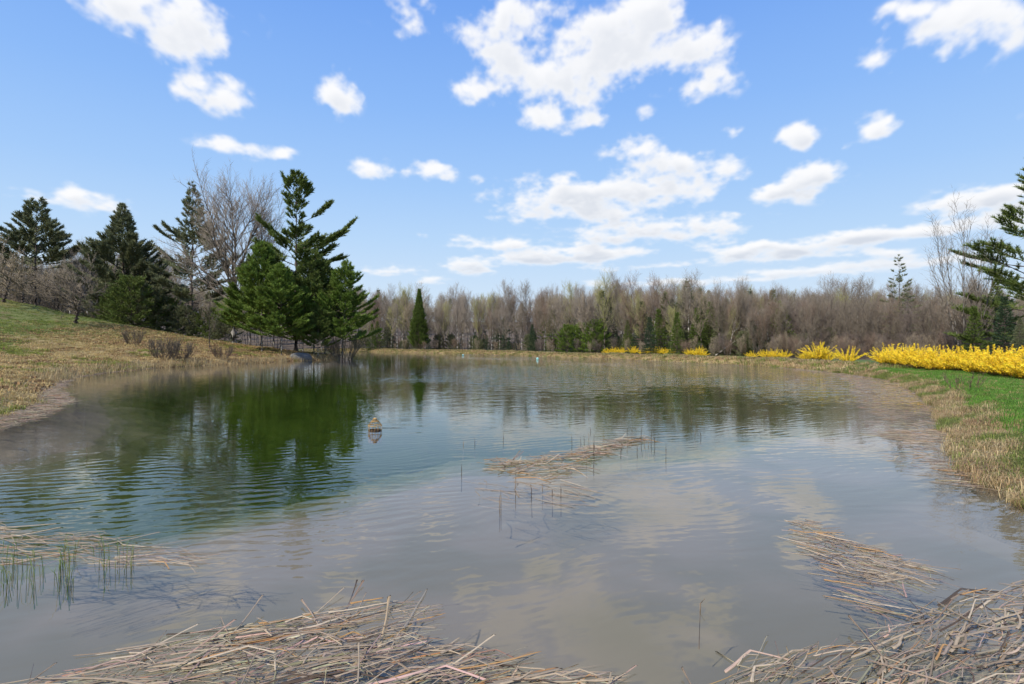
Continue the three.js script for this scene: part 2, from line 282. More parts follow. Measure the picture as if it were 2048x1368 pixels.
// A leafless tree: trunk, limbs that curve upward, branches and fine twigs. Returns geometries of the trunk and of the crown.
function bareTree(seed, o) {
  const r = rng(seed), T = new Build(), C = new Build(), g = () => (r() + r() + r() - 1.5) / 1.5;
  const up = V(0, 1, 0);
  const turnTo = (d, a) => {                                        // a direction at angle a from d
    const q = V(g(), g(), g()).cross(d).normalize(); return d.clone().multiplyScalar(Math.cos(a)).addScaledVector(q, Math.sin(a)).normalize();
  };
  function branch(b, p, d, len, rad, level) {
    const segs = level === 0 ? 9 : level === 1 ? 6 : level === 2 ? 3 : 1, pts = [p.clone()], radii = [rad], dir = d.clone();
    for (let k = 1; k <= segs; k++) {
      dir.add(V(g(), g(), g()).multiplyScalar((o.crook ?? 0.12) * (level === 0 ? 0.45 : 1))).addScaledVector(up, level === 0 ? 0.06 : (o.lift ?? 0.1) * (level === 3 ? 0.4 : 1)).normalize();
      pts.push(pts[k - 1].clone().addScaledVector(dir, len / segs));
      radii.push(k === segs ? (level >= 2 ? 0 : rad * 0.2) : rad * (1 - 0.8 * Math.pow(k / segs, level ? 1 : 1.15)));
    }
    if (level === 0) radii[0] *= 1.35;
    const shade = 0.78 + r() * 0.44; C.color = [shade, shade, shade]; if (level === 3 && o.tip) C.color = o.tip.map((x) => x * shade);
    b.tube(pts, radii, level === 0 ? 9 : level === 1 ? 5 : 3);
    if (level === 3 || level >= (o.levels ?? 3)) return;
    const n = [o.limbs ?? 22, o.branches ?? 7, o.twigs ?? 7][level], from = level === 0 ? o.clear ?? 0.35 : level === 1 ? 0.22 : 0.12;
    for (let k = 0; k < n; k++) {
      const t = from + (1 - from) * Math.pow((k + r()) / n, level === 0 ? 0.85 : 0.9), at = Math.min(segs - 1e-3, t * segs), i = Math.floor(at), q = pts[i].clone().lerp(pts[i + 1], at - i);
      const dd = pts[i + 1].clone().sub(pts[i]).normalize(), rr = mix(radii[i], radii[i + 1], at - i);
      const angle = level === 0 ? mix(o.low ?? 1.15, o.high ?? 0.5, (t - from) / (1 - from)) + g() * 0.18 : 0.65 + g() * 0.3;
      const L = level === 0 ? o.h * (o.spread ?? 0.34) * (0.55 + 0.6 * Math.sin(Math.PI * clamp(0.15 + 0.75 * (1 - (t - from) / (1 - from)) * 1.05))) * (0.75 + r() * 0.5) : level === 1 ? len * 0.48 * (1.1 - 0.6 * t) * (0.7 + r() * 0.6) : (o.twig ?? 0.75) * (0.6 + r() * 0.8);
      const thin = level === 2 ? o.twigR ?? 0.009 : Math.max(level === 1 ? 0.012 : 0.02, Math.min(rr * 0.75, (level === 0 ? 0.024 : 0.014) * L));
      branch(C, q, turnTo(dd, angle), L, thin, level + 1);
    }
    if (level === 0 || level === 1) branch(C, pts[segs], dir, level === 0 ? o.h * 0.16 : len * 0.3, radii[segs] * 0.95 + 0.003, level + 1);
  }
  const stems = o.stems ?? 1;
  for (let s = 0; s < stems; s++) {
    const a = s / stems * 6.283 + r(), lean = stems > 1 ? (o.flare ?? 0.12) + r() * (o.flare ?? 0.2) : (o.lean ?? 0.03);
    branch(T, V(stems > 1 ? Math.cos(a) * 0.25 : 0, -0.15, stems > 1 ? Math.sin(a) * 0.25 : 0), V(Math.cos(a) * lean, 1, Math.sin(a) * lean).normalize(), o.h * 0.84 * (stems > 1 ? 0.75 + r() * 0.3 : 1), o.r * (stems > 1 ? 0.7 + r() * 0.5 : 1), 0);
  }
  return { trunk: T.geometry(), crown: C.geometry() };
}
// A conifer: whorls of limbs with side branches that carry tufts of needles.
function conifer(seed, o) {
  const r = rng(seed), T = new Build(), B = new Build(), N = new Build(), g = () => (r() + r() + r() - 1.5) / 1.5, h = o.h;
  const pts = [], radii = [];
  let lx = 0, lz = 0;
  for (let k = 0; k <= 12; k++) { const t = k / 12; pts.push(V(lx + (o.lean ?? 0) * h * t * t, t * h - (k ? 0 : 0.2), lz)); radii.push(k === 12 ? 0.012 : o.r * (k ? 1 : 1.3) * (1 - t) + 0.012); lx += g() * 0.012 * h * (o.crook ?? 0.5); lz += g() * 0.012 * h * (o.crook ?? 0.5); }
  T.tube(pts, radii, 9);
  const trunkAt = (y) => { const t = clamp(y / h) * 12, i = Math.min(11, Math.floor(t)); return pts[i].clone().lerp(pts[i + 1], t - i); };
  const size = o.tuft ?? 0.3, per = o.needles ?? 8;
  const tuft = (p, d) => {
    const k = 0.72 + r() * 0.5, warm = r() * 0.3; N.color = [k * (1 + warm * 0.5), k, k * (1 - warm * 0.4)];
    for (let i = 0; i < per; i++) {
      const q = V(d.x * 0.75 + g() * 1.15, d.y * 0.5 + g() * 0.9 + (o.tuftUp ?? 0.35), d.z * 0.75 + g() * 1.15).normalize(), l = size * (0.65 + r() * 0.6), side = V(g(), g(), g()).cross(q).normalize().multiplyScalar(l * (o.fat ?? 0.12));
      N.leaf(p.x - side.x, p.y - side.y, p.z - side.z, p.x + side.x, p.y + side.y, p.z + side.z, p.x + q.x * l, p.y + q.y * l, p.z + q.z * l);
    }
  };
  function limb(y, a, L, tilt, curl, dense) {
    const p0 = trunkAt(y), n = 7, P = [p0], d = V(Math.cos(a) * Math.cos(tilt), Math.sin(tilt), Math.sin(a) * Math.cos(tilt)), rad = [Math.max(0.012, L * 0.013)];
    for (let k = 1; k <= n; k++) { d.y += curl / n; d.x += g() * 0.07; d.z += g() * 0.07; d.normalize(); P.push(P[k - 1].clone().addScaledVector(d, L / n)); rad.push(k === n ? 0 : rad[0] * (1 - k / n) + 0.004); }
    const s = 0.8 + r() * 0.4; B.color = [s, s, s]; B.tube(P, rad, 4);
    const bare = o.bare ?? 0.3, m = Math.max(3, Math.round(L * (o.side ?? 4.5) * dense));
    for (let k = 0; k < m; k++) {
      const t = bare + (1 - bare) * Math.sqrt((k + r()) / m), at = Math.min(n - 1e-3, t * n), i = Math.floor(at), q = P[i].clone().lerp(P[i + 1], at - i), dd = P[i + 1].clone().sub(P[i]).normalize();
      const left = k % 2 ? 1 : -1, ang = 0.75 + g() * 0.35, sd = V(-dd.z, 0, dd.x).multiplyScalar(left * Math.sin(ang)).addScaledVector(dd, Math.cos(ang)); sd.y += g() * 0.25 + (o.sideUp ?? 0.1); sd.normalize();
      const l = Math.min(L * 0.38, (o.sideMax ?? 1.1)) * (1.15 - 0.75 * t) * (0.6 + r() * 0.7) + 0.12, e = q.clone().addScaledVector(sd, l);
      if (l > 0.3) B.tube([q, e], [0.011, 0], 3);
      const c = Math.max(1, Math.round(l / size * (o.along ?? 1.7)));
      for (let j = 0; j < c; j++) tuft(q.clone().lerp(e, (j + 0.4 + r() * 0.6) / c), sd);
    }
    tuft(P[n], d);
  }
  const base = o.base ?? 0.25;
  for (let y = base * h; y < h * 0.985;) {
    const t = (y / h - base) / (1 - base), L0 = o.profile(t) * o.spread, k = o.whorl ?? 5, a0 = r() * 6.283;
    for (let i = 0; i < k; i++) {
      if (r() < (o.gap ?? 0.12)) continue;
      limb(y + g() * 0.12 * (o.step ?? 0.6), a0 + i / k * 6.283 + g() * 0.4, Math.max(0.25, L0 * (1 + g() * (o.uneven ?? 0.3))), mix(o.tiltLow ?? 0.0, o.tiltHigh ?? 0.7, t) + g() * 0.12, o.curl ?? 0.25, 1);
    }
    y += (o.step ?? 0.6) * (1 - 0.55 * t) * (0.8 + r() * 0.4);
  }
  for (const [fy, a, L, tilt, curl] of o.extra ?? []) limb(fy * h, a, L, tilt, curl, 1.1);
  if (o.dead) for (let k = 0; k < o.dead; k++) { const y = (0.1 + 0.9 * r() * base) * h, a = r() * 6.283, L = 0.6 + r() * 1.4, p = trunkAt(y); B.tube([p, p.clone().add(V(Math.cos(a) * L, (r() - 0.4) * 0.4, Math.sin(a) * L))], [0.016, 0], 3); }
  for (let k = 0; k < 3; k++) tuft(trunkAt(h), V(0, 1, 0));
  return { trunk: T.geometry(), limbs: B.geometry(), foliage: N.geometry() };
}
const spots = [];
function pineThing(name, label, category, geo, barkM, leafM, [x, z], turn, scale, group) {
  const o = thing(name, label, category, [x, groundAt(x, z) - 0.05, z], turn, group);
  o.userData.base = name;
  part('trunk', geo.trunk, barkM, o); part('limb_branches', geo.limbs, BARK.brown, o); part('foliage', geo.foliage, leafM, o);
  o.scale.setScalar(scale); return o;
}
function bareThing(name, label, category, geo, barkM, twigM, [x, z], turn, scale, group) {
  const o = thing(name, label, category, [x, groundAt(x, z) - 0.05, z], turn, group);
  o.userData.base = name;
  part('trunk', geo.trunk, barkM, o); part('crown', geo.crown, twigM, o);
  if (Array.isArray(scale)) o.scale.set(...scale); else o.scale.setScalar(scale);
  return o;
}
const pineShape = (t) => Math.pow(1 - t, 0.75) * (0.75 + 0.5 * Math.sin(Math.PI * Math.min(1, t * 1.4 + 0.15)));
const coneShape = (t) => (1 - t) * 0.95 + 0.05;
const roundShape = (t) => Math.sqrt(clamp(1 - t * t)) * 0.9 + 0.08;

// the tall white pine and the thicket of young pines on the point
{
  const hero = conifer(11, { h: 21.5, r: 0.34, base: 0.38, spread: 4.6, profile: (t) => Math.pow(1 - t, 0.6) * (0.75 + 0.4 * Math.sin(9 * t)), whorl: 5, step: 0.9, sideMax: 1.7, tiltLow: 0.1, tiltHigh: 0.75, curl: 0.45, gap: 0.2, uneven: 0.45, tuft: 0.40, side: 6.5, along: 2.1, bare: 0.3, crook: 0.35, extra: [[0.58, -0.15, 7.6, 0.12, 0.75], [0.56, 0.25, 6.4, 0.1, 0.55], [0.72, 0.0, 4.6, 0.35, 0.5], [0.62, 2.9, 4.6, 0.2, 0.6], [0.5, -0.4, 5.6, 0.0, 0.3], [0.86, 0.2, 2.4, 0.6, 0.5], [0.88, 3.0, 2.6, 0.9, 0.3]] });
  pineThing('white_pine', 'tall white pine with a long upswept limb, rising above the young pines on the point', 'pine tree', hero, BARK.pine, NEEDLE.pine, at(592, 69), 0.15, 1);
  const young = [0, 1, 2, 3].map((k) => conifer(40 + k, { h: 12.5, r: 0.14, base: 0.2, spread: 5.0, profile: (t) => Math.pow(1 - t, 0.8) * (0.85 + 0.15 * Math.sin(t * 17 + k)), whorl: 5, step: 0.62, tiltLow: 0.02, tiltHigh: 0.75, curl: 0.5, gap: 0.14, uneven: 0.42, tuft: 0.40, side: 5.4, along: 2.3, bare: 0.18, dead: 14 }));
  const put = (label, k, mat, px, d, turn, s, group) => pineThing('young_pine', label, 'pine tree', young[k], BARK.pale, mat, at(px, d), turn, s, group);
  put('bushy bright green young pine at the landward edge of the pine clump on the point', 0, NEEDLE.fresh, 524, 64, 0, 0.98);
  put('young pine with pale slender trunk standing in front of the clump, beside the boulder', 1, NEEDLE.fresh, 563, 62, 2, 0.80);
  put('dark green young pine in the middle of the clump on the point', 2, NEEDLE.pine, 628, 67, 4, 0.98);
  put('young pine with a dark leaning trunk at the very tip of the point', 3, NEEDLE.fresh, 684, 65.5, 1.2, 0.95).rotation.z = -0.07;
  for (const [px, d, k, s, t] of [[500, 70, 2, 0.85, 1], [548, 70, 3, 0.9, 3], [606, 64.5, 0, 0.62, 5], [650, 70, 1, 0.9, 2.5], [590, 73, 2, 0.8, 4.4], [636, 63.8, 3, 0.5, 0.4]]) put('young pine packed inside the dense clump on the point', k, k % 2 ? NEEDLE.pine : NEEDLE.fresh, px, d, t, s, 'young pines packed into the clump on the point');
}
// tall pines behind the lawn
{
  const flatTop = conifer(21, { h: 17, r: 0.3, base: 0.42, spread: 5.6, profile: (t) => 0.62 + 0.38 * Math.sin(Math.PI * clamp(t * 0.9 + 0.35)) - 0.45 * t, whorl: 5, step: 0.9, sideMax: 1.8, tiltLow: 0.0, tiltHigh: 0.75, curl: 0.35, gap: 0.12, uneven: 0.3, tuft: 0.42, side: 6.4, along: 2.0, bare: 0.25 });
  pineThing('white_pine', 'flat-topped white pine with tiered limbs standing alone above the bare woods behind the lawn', 'pine tree', flatTop, BARK.pine, NEEDLE.dull, at(72, 88), 0, 1.24);
  const broad = conifer(22, { h: 18, r: 0.32, base: 0.18, spread: 6.2, profile: pineShape, whorl: 5, step: 0.85, sideMax: 1.8, tiltLow: 0.1, tiltHigh: 0.8, curl: 0.45, gap: 0.12, uneven: 0.35, tuft: 0.42, side: 6, along: 2.0, bare: 0.25 });
  pineThing('white_pine', 'broad dark white pine with upswept limbs above the evergreen shrubs by the lawn', 'pine tree', broad, BARK.pine, NEEDLE.dull, at(250, 84), 1.0, 1.1);
  pineThing('white_pine', 'grey-green ragged white pine standing behind the big bare maple', 'pine tree', conifer(23, { h: 21, r: 0.34, base: 0.25, spread: 4.9, profile: pineShape, whorl: 5, step: 0.95, sideMax: 1.7, tiltLow: 0.0, tiltHigh: 0.85, curl: 0.4, gap: 0.2, uneven: 0.5, tuft: 0.40, side: 5.4, along: 1.9, bare: 0.28 }), BARK.pine, NEEDLE.dull, at(385, 82), 2.0, 1.1);
  const edge = conifer(24, { h: 16.5, r: 0.26, base: 0.08, spread: 5.0, profile: pineShape, whorl: 5, step: 1.1, tiltLow: -0.05, tiltHigh: 0.6, curl: 0.4, gap: 0.14, uneven: 0.35, sideMax: 1.5, tuft: 0.28, side: 5.6, along: 1.9, bare: 0.34, needles: 10, fat: 0.08 });
  pineThing('white_pine', 'tall white pine beyond the forsythia hedge with limbs reaching over the thicket', 'pine tree', edge, BARK.pine, NEEDLE.pine, at(2088, 39), 0.6, 1);
}

// big bare trees by the pines, apple trees and saplings on the lawn
{
  const maple = bareTree(3, { h: 21, r: 0.5, clear: 0.14, limbs: 34, branches: 15, twigs: 13, low: 1.25, high: 0.5, spread: 0.46, lift: 0.07, crook: 0.16, twig: 0.95, twigR: 0.018 });
  bareThing('maple_tree', 'huge leafless maple with wide-spreading grey limbs beside the pine clump', 'tree', maple, BARK.pale, TWIG.grey, at(468, 75), 2.4, 0.86);
  const maple2 = bareTree(4, { h: 20, r: 0.3, clear: 0.35, limbs: 20, branches: 11, twigs: 11, low: 0.9, high: 0.35, spread: 0.38, lift: 0.13, crook: 0.15, twig: 0.9, twigR: 0.017 });
  bareThing('maple_tree', 'upright leafless maple showing between the huge maple and the tall pine', 'tree', maple2, BARK.grey, TWIG.grey, at(522, 79), 0.5, 0.92);
  const apple = bareTree(5, { h: 3.4, r: 0.24, clear: 0.32, limbs: 16, branches: 9, twigs: 10, low: 1.5, high: 0.9, spread: 0.95, lift: 0.03, crook: 0.28, twig: 0.5, twigR: 0.016, lean: 0.25 });
  bareThing('apple_tree', 'low spreading leafless apple tree with a dark leaning trunk on the lawn', 'tree', apple, BARK.brown, TWIG.mauve, at(150, 62), 0.4, 1.25);
  for (const [px, d, s, t] of [[5, 66, 1.3, 1], [45, 72, 1.2, 3]]) bareThing('apple_tree', 'old leafless apple tree at the top of the lawn before the birches', 'tree', apple, BARK.brown, TWIG.tan, at(px, d), t, s, 'apple trees at the top of the lawn');
  bareThing('young_tree', 'small crooked leafless tree alone on the lawn before the huge maple', 'tree', bareTree(6, { h: 4.6, r: 0.09, clear: 0.42, limbs: 10, branches: 6, twigs: 7, low: 0.9, high: 0.4, spread: 0.33, crook: 0.25, twig: 0.4 }), BARK.brown, TWIG.mauve, at(420, 60), 0, 1);
}
// evergreen shrubs and small conifers
const shrubby = [0, 1].map((k) => conifer(60 + k, { h: 6, r: 0.1, base: 0.03, spread: 3.0, profile: roundShape, whorl: 6, step: 0.5, tiltLow: 0.05, tiltHigh: 0.8, curl: 0.3, gap: 0.1, tuft: 0.32, side: 4, along: 1.6, bare: 0.3, needles: 7 }));
const spruceGeo = [0, 1].map((k) => conifer(70 + k, { h: 9, r: 0.12, base: 0.05, spread: 1.9, profile: coneShape, whorl: 6, step: 0.42, tiltLow: -0.3, tiltHigh: 0.4, curl: 0.3, gap: 0.06, uneven: 0.25, tuft: 0.24, side: 5, along: 1.6, bare: 0.2, tuftUp: 0.1, needles: 6, fat: 0.16 }));
const farPine = [0, 1].map((k) => conifer(80 + k, { h: 13, r: 0.16, base: 0.3, spread: 2.8, profile: pineShape, whorl: 5, step: 0.9, tiltLow: 0, tiltHigh: 0.7, curl: 0.4, gap: 0.15, tuft: 0.42, side: 3, bare: 0.3, needles: 7, fat: 0.15 }));
{
  const cedar = conifer(90, { h: 12, r: 0.14, base: 0.02, spread: 2.35, profile: (t) => Math.pow(1 - t, 0.8) * 0.9 + 0.1, whorl: 8, step: 0.3, tiltLow: 0.45, tiltHigh: 1.1, curl: 0.35, gap: 0.05, uneven: 0.25, tuft: 0.26, side: 5, along: 1.6, bare: 0.45, tuftUp: 0.6, needles: 6, fat: 0.17 });
  pineThing('arborvitae', 'full conical arborvitae, bright green, at the foot of the far bare woods', 'conifer', cedar, BARK.brown, NEEDLE.cedar, at(838, 112), 0, 0.98);
  const hem = 'dark evergreen shrub growing under the tall pines behind the lawn';
  for (const [px, d, k, s, t] of [[210, 80, 0, 0.95, 0], [262, 76, 1, 1.05, 1], [300, 78, 0, 1.0, 2], [235, 77, 1, 0.8, 5], [335, 80, 1, 0.85, 3], [372, 79, 0, 0.7, 4], [415, 80, 1, 0.75, 1.4], [450, 79, 0, 0.7, 2.2], [120, 92, 0, 0.9, 4], [90, 90, 1, 0.8, 2]]) pineThing('evergreen_shrub', hem, 'shrub', shrubby[k], BARK.brown, k ? NEEDLE.pine : NEEDLE.dull, at(px, d), t, s, 'evergreen shrubs under the tall pines');
  for (const [px, d, s, t] of [[1135, 84, 0.62, 0], [1165, 83, 0.66, 1], [1192, 80, 0.7, 2]]) pineThing('pine_bush', 'soft green young pine, bushy to the ground, beside the first forsythia on the far bank', 'shrub', shrubby[t % 2], BARK.brown, NEEDLE.fresh, at(px, d), t, s, 'bushy young pines at the end of the forsythia row');
  for (const [px, d, s] of [[1204, 92, 1.1], [1216, 93, 0.98]]) pineThing('spruce_tree', 'dark blue-green spruce with a pointed top behind the bushy young pines', 'spruce', spruceGeo[0], BARK.brown, NEEDLE.spruce, at(px, d), px, s, 'pair of dark spruces behind the young pines');
  pineThing('spruce_tree', 'sparse dark spruce standing above the grey thicket behind the forsythia', 'spruce', conifer(75, { h: 11.5, r: 0.13, base: 0.25, spread: 2.2, profile: coneShape, whorl: 4, step: 0.7, tiltLow: -0.1, tiltHigh: 0.5, curl: 0.2, gap: 0.2, uneven: 0.35, tuft: 0.28, side: 3.6, bare: 0.35 }), BARK.brown, NEEDLE.dull, at(1800, 58), 0, 0.9);
  const mid = [[755, 122, 'f', 0.6], [775, 124, 's', 0.7], [1105, 92, 's', 0.75], [1285, 74, 's', 0.75], [1330, 72, 'f', 0.78], [1375, 70, 'f', 0.92], [1395, 66, 's', 0.62], [1300, 67, 's', 0.5], [1420, 66, 's', 0.7], [1440, 63, 's', 0.62], [1355, 65, 's', 0.55], [1500, 72, 'f', 0.8], [1545, 66, 'f', 0.75], [1470, 66, 's', 0.5], [1950, 40, 's', 0.45], [2010, 37, 's', 0.5], [1990, 46, 'f', 0.65], [2040, 34, 's', 0.32], [745, 118, 's', 0.6], [1065, 96, 's', 0.5], [1255, 76, 's', 0.5], [1275, 80, 'f', 0.7], [1318, 70, 's', 0.62], [1345, 76, 'f', 0.72], [1408, 70, 'f', 0.7], [1452, 70, 'f', 0.68], [1485, 64, 's', 0.6], [1520, 62, 's', 0.52], [1560, 62, 'f', 0.6], [960, 108, 's', 0.5], [880, 116, 's', 0.55], [1010, 102, 'f', 0.62], [1090, 95, 'f', 0.6], [1150, 90, 's', 0.6]];
  mid.forEach(([px, d, k, s], i) => pineThing('wood_edge_conifer', ['green', 'grey-green', 'yellow-green', 'dark blue-green'][i % 4] + (k === 'f' ? ' open-crowned pine' : ' pointed conifer') + ' among bare trunks at the edge of the woods', 'conifer', k === 'f' ? farPine[i % 2] : spruceGeo[i % 2], BARK.brown, [NEEDLE.pine, NEEDLE.dull, NEEDLE.cedar, NEEDLE.spruce][i % 4], at(px, d), i * 1.7, k === 'f' ? s * 0.78 : s, ['green', 'grey-green', 'yellow-green', 'dark blue-green'][i % 4] + (k === 'f' ? ' pines' : ' pointed conifers') + ' at the wood edge'));
  for (const [px, d, s] of [[757, 175, 1.12], [808, 178, 1.08], [770, 190, 0.95], [790, 180, 0.9], [900, 185, 0.9], [925, 190, 0.85], [1245, 150, 0.85], [1213, 160, 0.8]]) pineThing('skyline_pine', 'dark pine standing above the skyline of the far woods', 'pine tree', farPine[Math.round(px) % 2], BARK.brown, NEEDLE.dull, at(px, d), px, s, 'pines breaking the skyline of the far woods');
}
// the woods: single leafless trees along the edge, and the mass behind them
const wood = [0, 1, 2, 3, 4, 5].map((k) => bareTree(100 + k, { h: 13, r: 0.16, clear: 0.32, limbs: 20, branches: 7, twigs: 8, low: 0.95, high: 0.35, spread: 0.27, lift: 0.13, crook: 0.16, twig: 0.85, twigR: 0.012 }));
const sapling = [0, 1, 2].map((k) => bareTree(120 + k, { h: 8, r: 0.045, stems: 6, clear: 0.2, limbs: 10, branches: 4, twigs: 5, low: 0.7, high: 0.35, spread: 0.25, lift: 0.16, crook: 0.12, twig: 0.6, twigR: 0.009 }));
{
  const r = rng(900), tw = [TWIG.grey, TWIG.mauve, TWIG.mauve, TWIG.tan, TWIG.grey, TWIG.red, TWIG.bud], LOOK = ['leafless grey', 'leafless brown', 'leafless brown', 'leafless tan', 'leafless grey', 'leafless reddish', 'yellow-green budding'], bk = [BARK.grey, BARK.brown, BARK.grey, BARK.pale];
  const bankDepth = (px) => { const k = [[640, 128], [730, 119], [900, 101], [1000, 90], [1100, 80], [1200, 73], [1400, 58], [1600, 50], [1800, 46], [2150, 40]]; let i = 0; while (i < k.length - 2 && k[i + 1][0] < px) i++; return mix(k[i][1], k[i + 1][1], clamp((px - k[i][0]) / (k[i + 1][0] - k[i][0]))); };
  const fit = (px, d, top) => { const [x, z] = at(px, d); return (2 + (684 - top) / F * d - groundAt(x, z)) / 13; };   // scale at which a 13 m tree reaches the skyline
  const skyline = (px) => px < 340 ? 500 : px < 720 ? 560 : px < 1180 ? 578 : px < 1500 ? 566 : 572;
  for (let k = 0; k < 150; k++) {
    const px = 728 + (k + r()) / 150 * 850, d = bankDepth(px) + 5 + r() * r() * 32, birch = r() < 0.2, i = Math.floor(r() * 6), c = Math.floor(r() * 7);
    const s = fit(px, d, skyline(px)) * (0.6 + Math.pow(r(), 1.4) * 0.45);
    if (birch) bareThing('birch_tree', 'slim leafless birch with a white trunk at the edge of the far woods', 'birch', wood[i], BARK.birch, TWIG.grey, at(px, d), r() * 6.28, [s * 0.85, s, s * 0.85], 'white birches along the edge of the far woods');
    else bareThing('bare_tree', LOOK[c] + ' tree at the edge of the far woods', 'tree', wood[i], bk[Math.floor(r() * 4)], tw[c], at(px, d), r() * 6.28, s, LOOK[c] + ' trees along the edge of the far woods');
  }
  for (let k = 0; k < 62; k++) {
    const px = 1450 + (k + r()) / 62 * 570, d = bankDepth(px) + 3 + r() * 18, s = fit(px, d, 590) * 13 / 8 * (0.65 + r() * 0.35);
    bareThing('sapling_clump', 'clump of thin leafless ' + ['brown', 'dark', 'brown', 'reddish'][k % 4] + ' saplings in the thicket behind the forsythia hedge', 'tree', sapling[k % 3], BARK.grey, [TWIG.mauve, TWIG.dark, TWIG.mauve, TWIG.red][k % 4], at(px, d), r() * 6.28, s, ['brown', 'dark', 'brown', 'reddish'][k % 4] + ' sapling clumps in the thicket');
  }
  for (let k = 0; k < 22; k++) {
    const px = 1560 + (k + r()) / 22 * 460, d = bankDepth(px) + 12 + r() * 20, s = fit(px, d, 575) * (0.75 + r() * 0.35);
    bareThing('thicket_tree', 'leafless ' + ['grey', 'brown'][k % 2] + ' tree rising out of the sapling thicket', 'tree', wood[k % 6], bk[k % 4], [TWIG.grey, TWIG.mauve][k % 2], at(px, d), r() * 6.28, s, ['grey', 'brown'][k % 2] + ' leafless trees rising out of the thicket');
  }
  bareThing('ash_tree', 'tall leafless tree with several straight upright stems before the thicket', 'tree', bareTree(140, { h: 10.5, r: 0.075, stems: 5, clear: 0.25, limbs: 11, branches: 6, twigs: 3, low: 0.6, high: 0.3, spread: 0.24, lift: 0.16, crook: 0.09, twig: 0.5, twigR: 0.009 }), BARK.grey, TWIG.grey, at(1930, 41), 0.3, 1.03);
  const dead = bareTree(141, { h: 6.5, r: 0.1, clear: 0.35, limbs: 7, branches: 5, twigs: 3, low: 0.9, high: 0.5, spread: 0.3, crook: 0.22, twig: 0.4 });
  const snag = bareThing('dead_tree', 'pale barkless dead tree leaning over behind the forsythia row', 'dead tree', dead, bark(0.5, 0.44, 0.4), twigs(0.45, 0.40, 0.37), at(1425, 60), 0, 1); snag.rotation.z = -1.0;
  for (let k = 0; k < 46; k++) {
    const px = -40 + (k + r()) / 46 * 400, d = 86 + r() * 26, birch = r() < 0.3, i = Math.floor(r() * 6), s = fit(px, d, 510) * (0.65 + r() * 0.4);
    if (birch) bareThing('birch_tree', 'slim leafless birch with a white trunk in the woods above the lawn', 'birch', wood[i], BARK.birch, TWIG.grey, at(px, d), r() * 6.28, [s * 0.85, s, s * 0.85], 'white birches in the woods above the lawn');
    else bareThing('bare_tree', ['leafless grey', 'leafless brown', 'leafless tan'][k % 3] + ' tree in the woods above the lawn', 'tree', wood[i], bk[k % 4], [TWIG.grey, TWIG.mauve, TWIG.tan][k % 3], at(px, d), r() * 6.28, s, ['grey', 'brown', 'tan'][k % 3] + ' leafless trees in the woods above the lawn');
  }
  // the mass of the woods behind, too deep to tell one tree from the next
  const M = new THREE.Matrix4(), Q = new THREE.Quaternion(), Y = V(0, 1, 0);
  const mass = (name, label, category, geos, mats, list) => geos.forEach((g, v) => {
    const mine = list.filter((_, k) => k % geos.length === v); if (!mine.length) return;
    const o = new THREE.InstancedMesh(g, mats[v % mats.length], mine.length); o.name = numbered(name); o.castShadow = o.receiveShadow = true;
    mine.forEach(([x, z, s, t], k) => { M.compose(V(x, groundAt(x, z) - 0.1, z), Q.setFromAxisAngle(Y, t), V(s, s, s)); o.setMatrixAt(k, M); });
    tag(o, label, category, null, 'stuff'); scene.add(o);
  });
  const spotsFar = [];
  for (let k = 0; k < 1150; k++) { const px = -500 + r() * 3100, b = px < 700 ? 105 : bankDepth(px) + 16, d = b + 4 + Math.pow(r(), 1.3) * 150, [x, z] = at(px, d); spotsFar.push([x, z, clamp(fit(px, d, skyline(px) + 12), 0.3, 1.5) * (0.66 + r() * 0.3), r() * 6.28]); }
  mass('far_woods', 'mass of leafless grey-brown trees filling the woods behind', 'woods', wood.map((w) => w.crown), [TWIG.mauve, TWIG.grey, TWIG.tan, TWIG.mauve, TWIG.grey, TWIG.bud], spotsFar);
  mass('far_trunks', 'grey trunks of the trees deep in the woods', 'woods', wood.map((w) => w.trunk), [BARK.grey, BARK.pale, BARK.grey], spotsFar);
  const brush = []; for (let k = 0; k < 620; k++) { const px = 700 + Math.pow(r(), 0.6) * 1400, d = bankDepth(px) + 2.5 + Math.pow(r(), 1.4) * 30, [x, z] = at(px, d); brush.push([x, z, 0.12 + r() * 0.2, r() * 6.28]); }
  mass('undergrowth', 'tangled leafless brush on the floor of the woods', 'brush', sapling.map((w) => w.crown), [TWIG.tan, TWIG.dark, TWIG.red], brush);
  const seedlings = []; for (let k = 0; k < 150; k++) { const px = 700 + r() * 950, d = bankDepth(px) + 4 + r() * 26, [x, z] = at(px, d); seedlings.push([x, z, 0.2 + r() * 0.28, r() * 6.28]); }
  mass('evergreen_undergrowth', 'small dark evergreens on the floor of the woods', 'brush', [shrubby[0].foliage, spruceGeo[1].foliage], [NEEDLE.dull, NEEDLE.spruce], seedlings);
  const conifers = []; for (let k = 0; k < 110; k++) { const px = -500 + r() * 3100, d = (px < 700 ? 110 : bankDepth(px) + 22) + r() * 150, [x, z] = at(px, d); conifers.push([x, z, clamp(fit(px, d, skyline(px) + 10), 0.3, 1.4) * (0.55 + r() * 0.45), r() * 6.28]); }
  mass('far_conifers', 'dark conifers scattered through the leafless woods behind', 'woods', [farPine[0].foliage, farPine[1].foliage, spruceGeo[0].foliage], [NEEDLE.dull, NEEDLE.pine, NEEDLE.spruce], conifers);
}

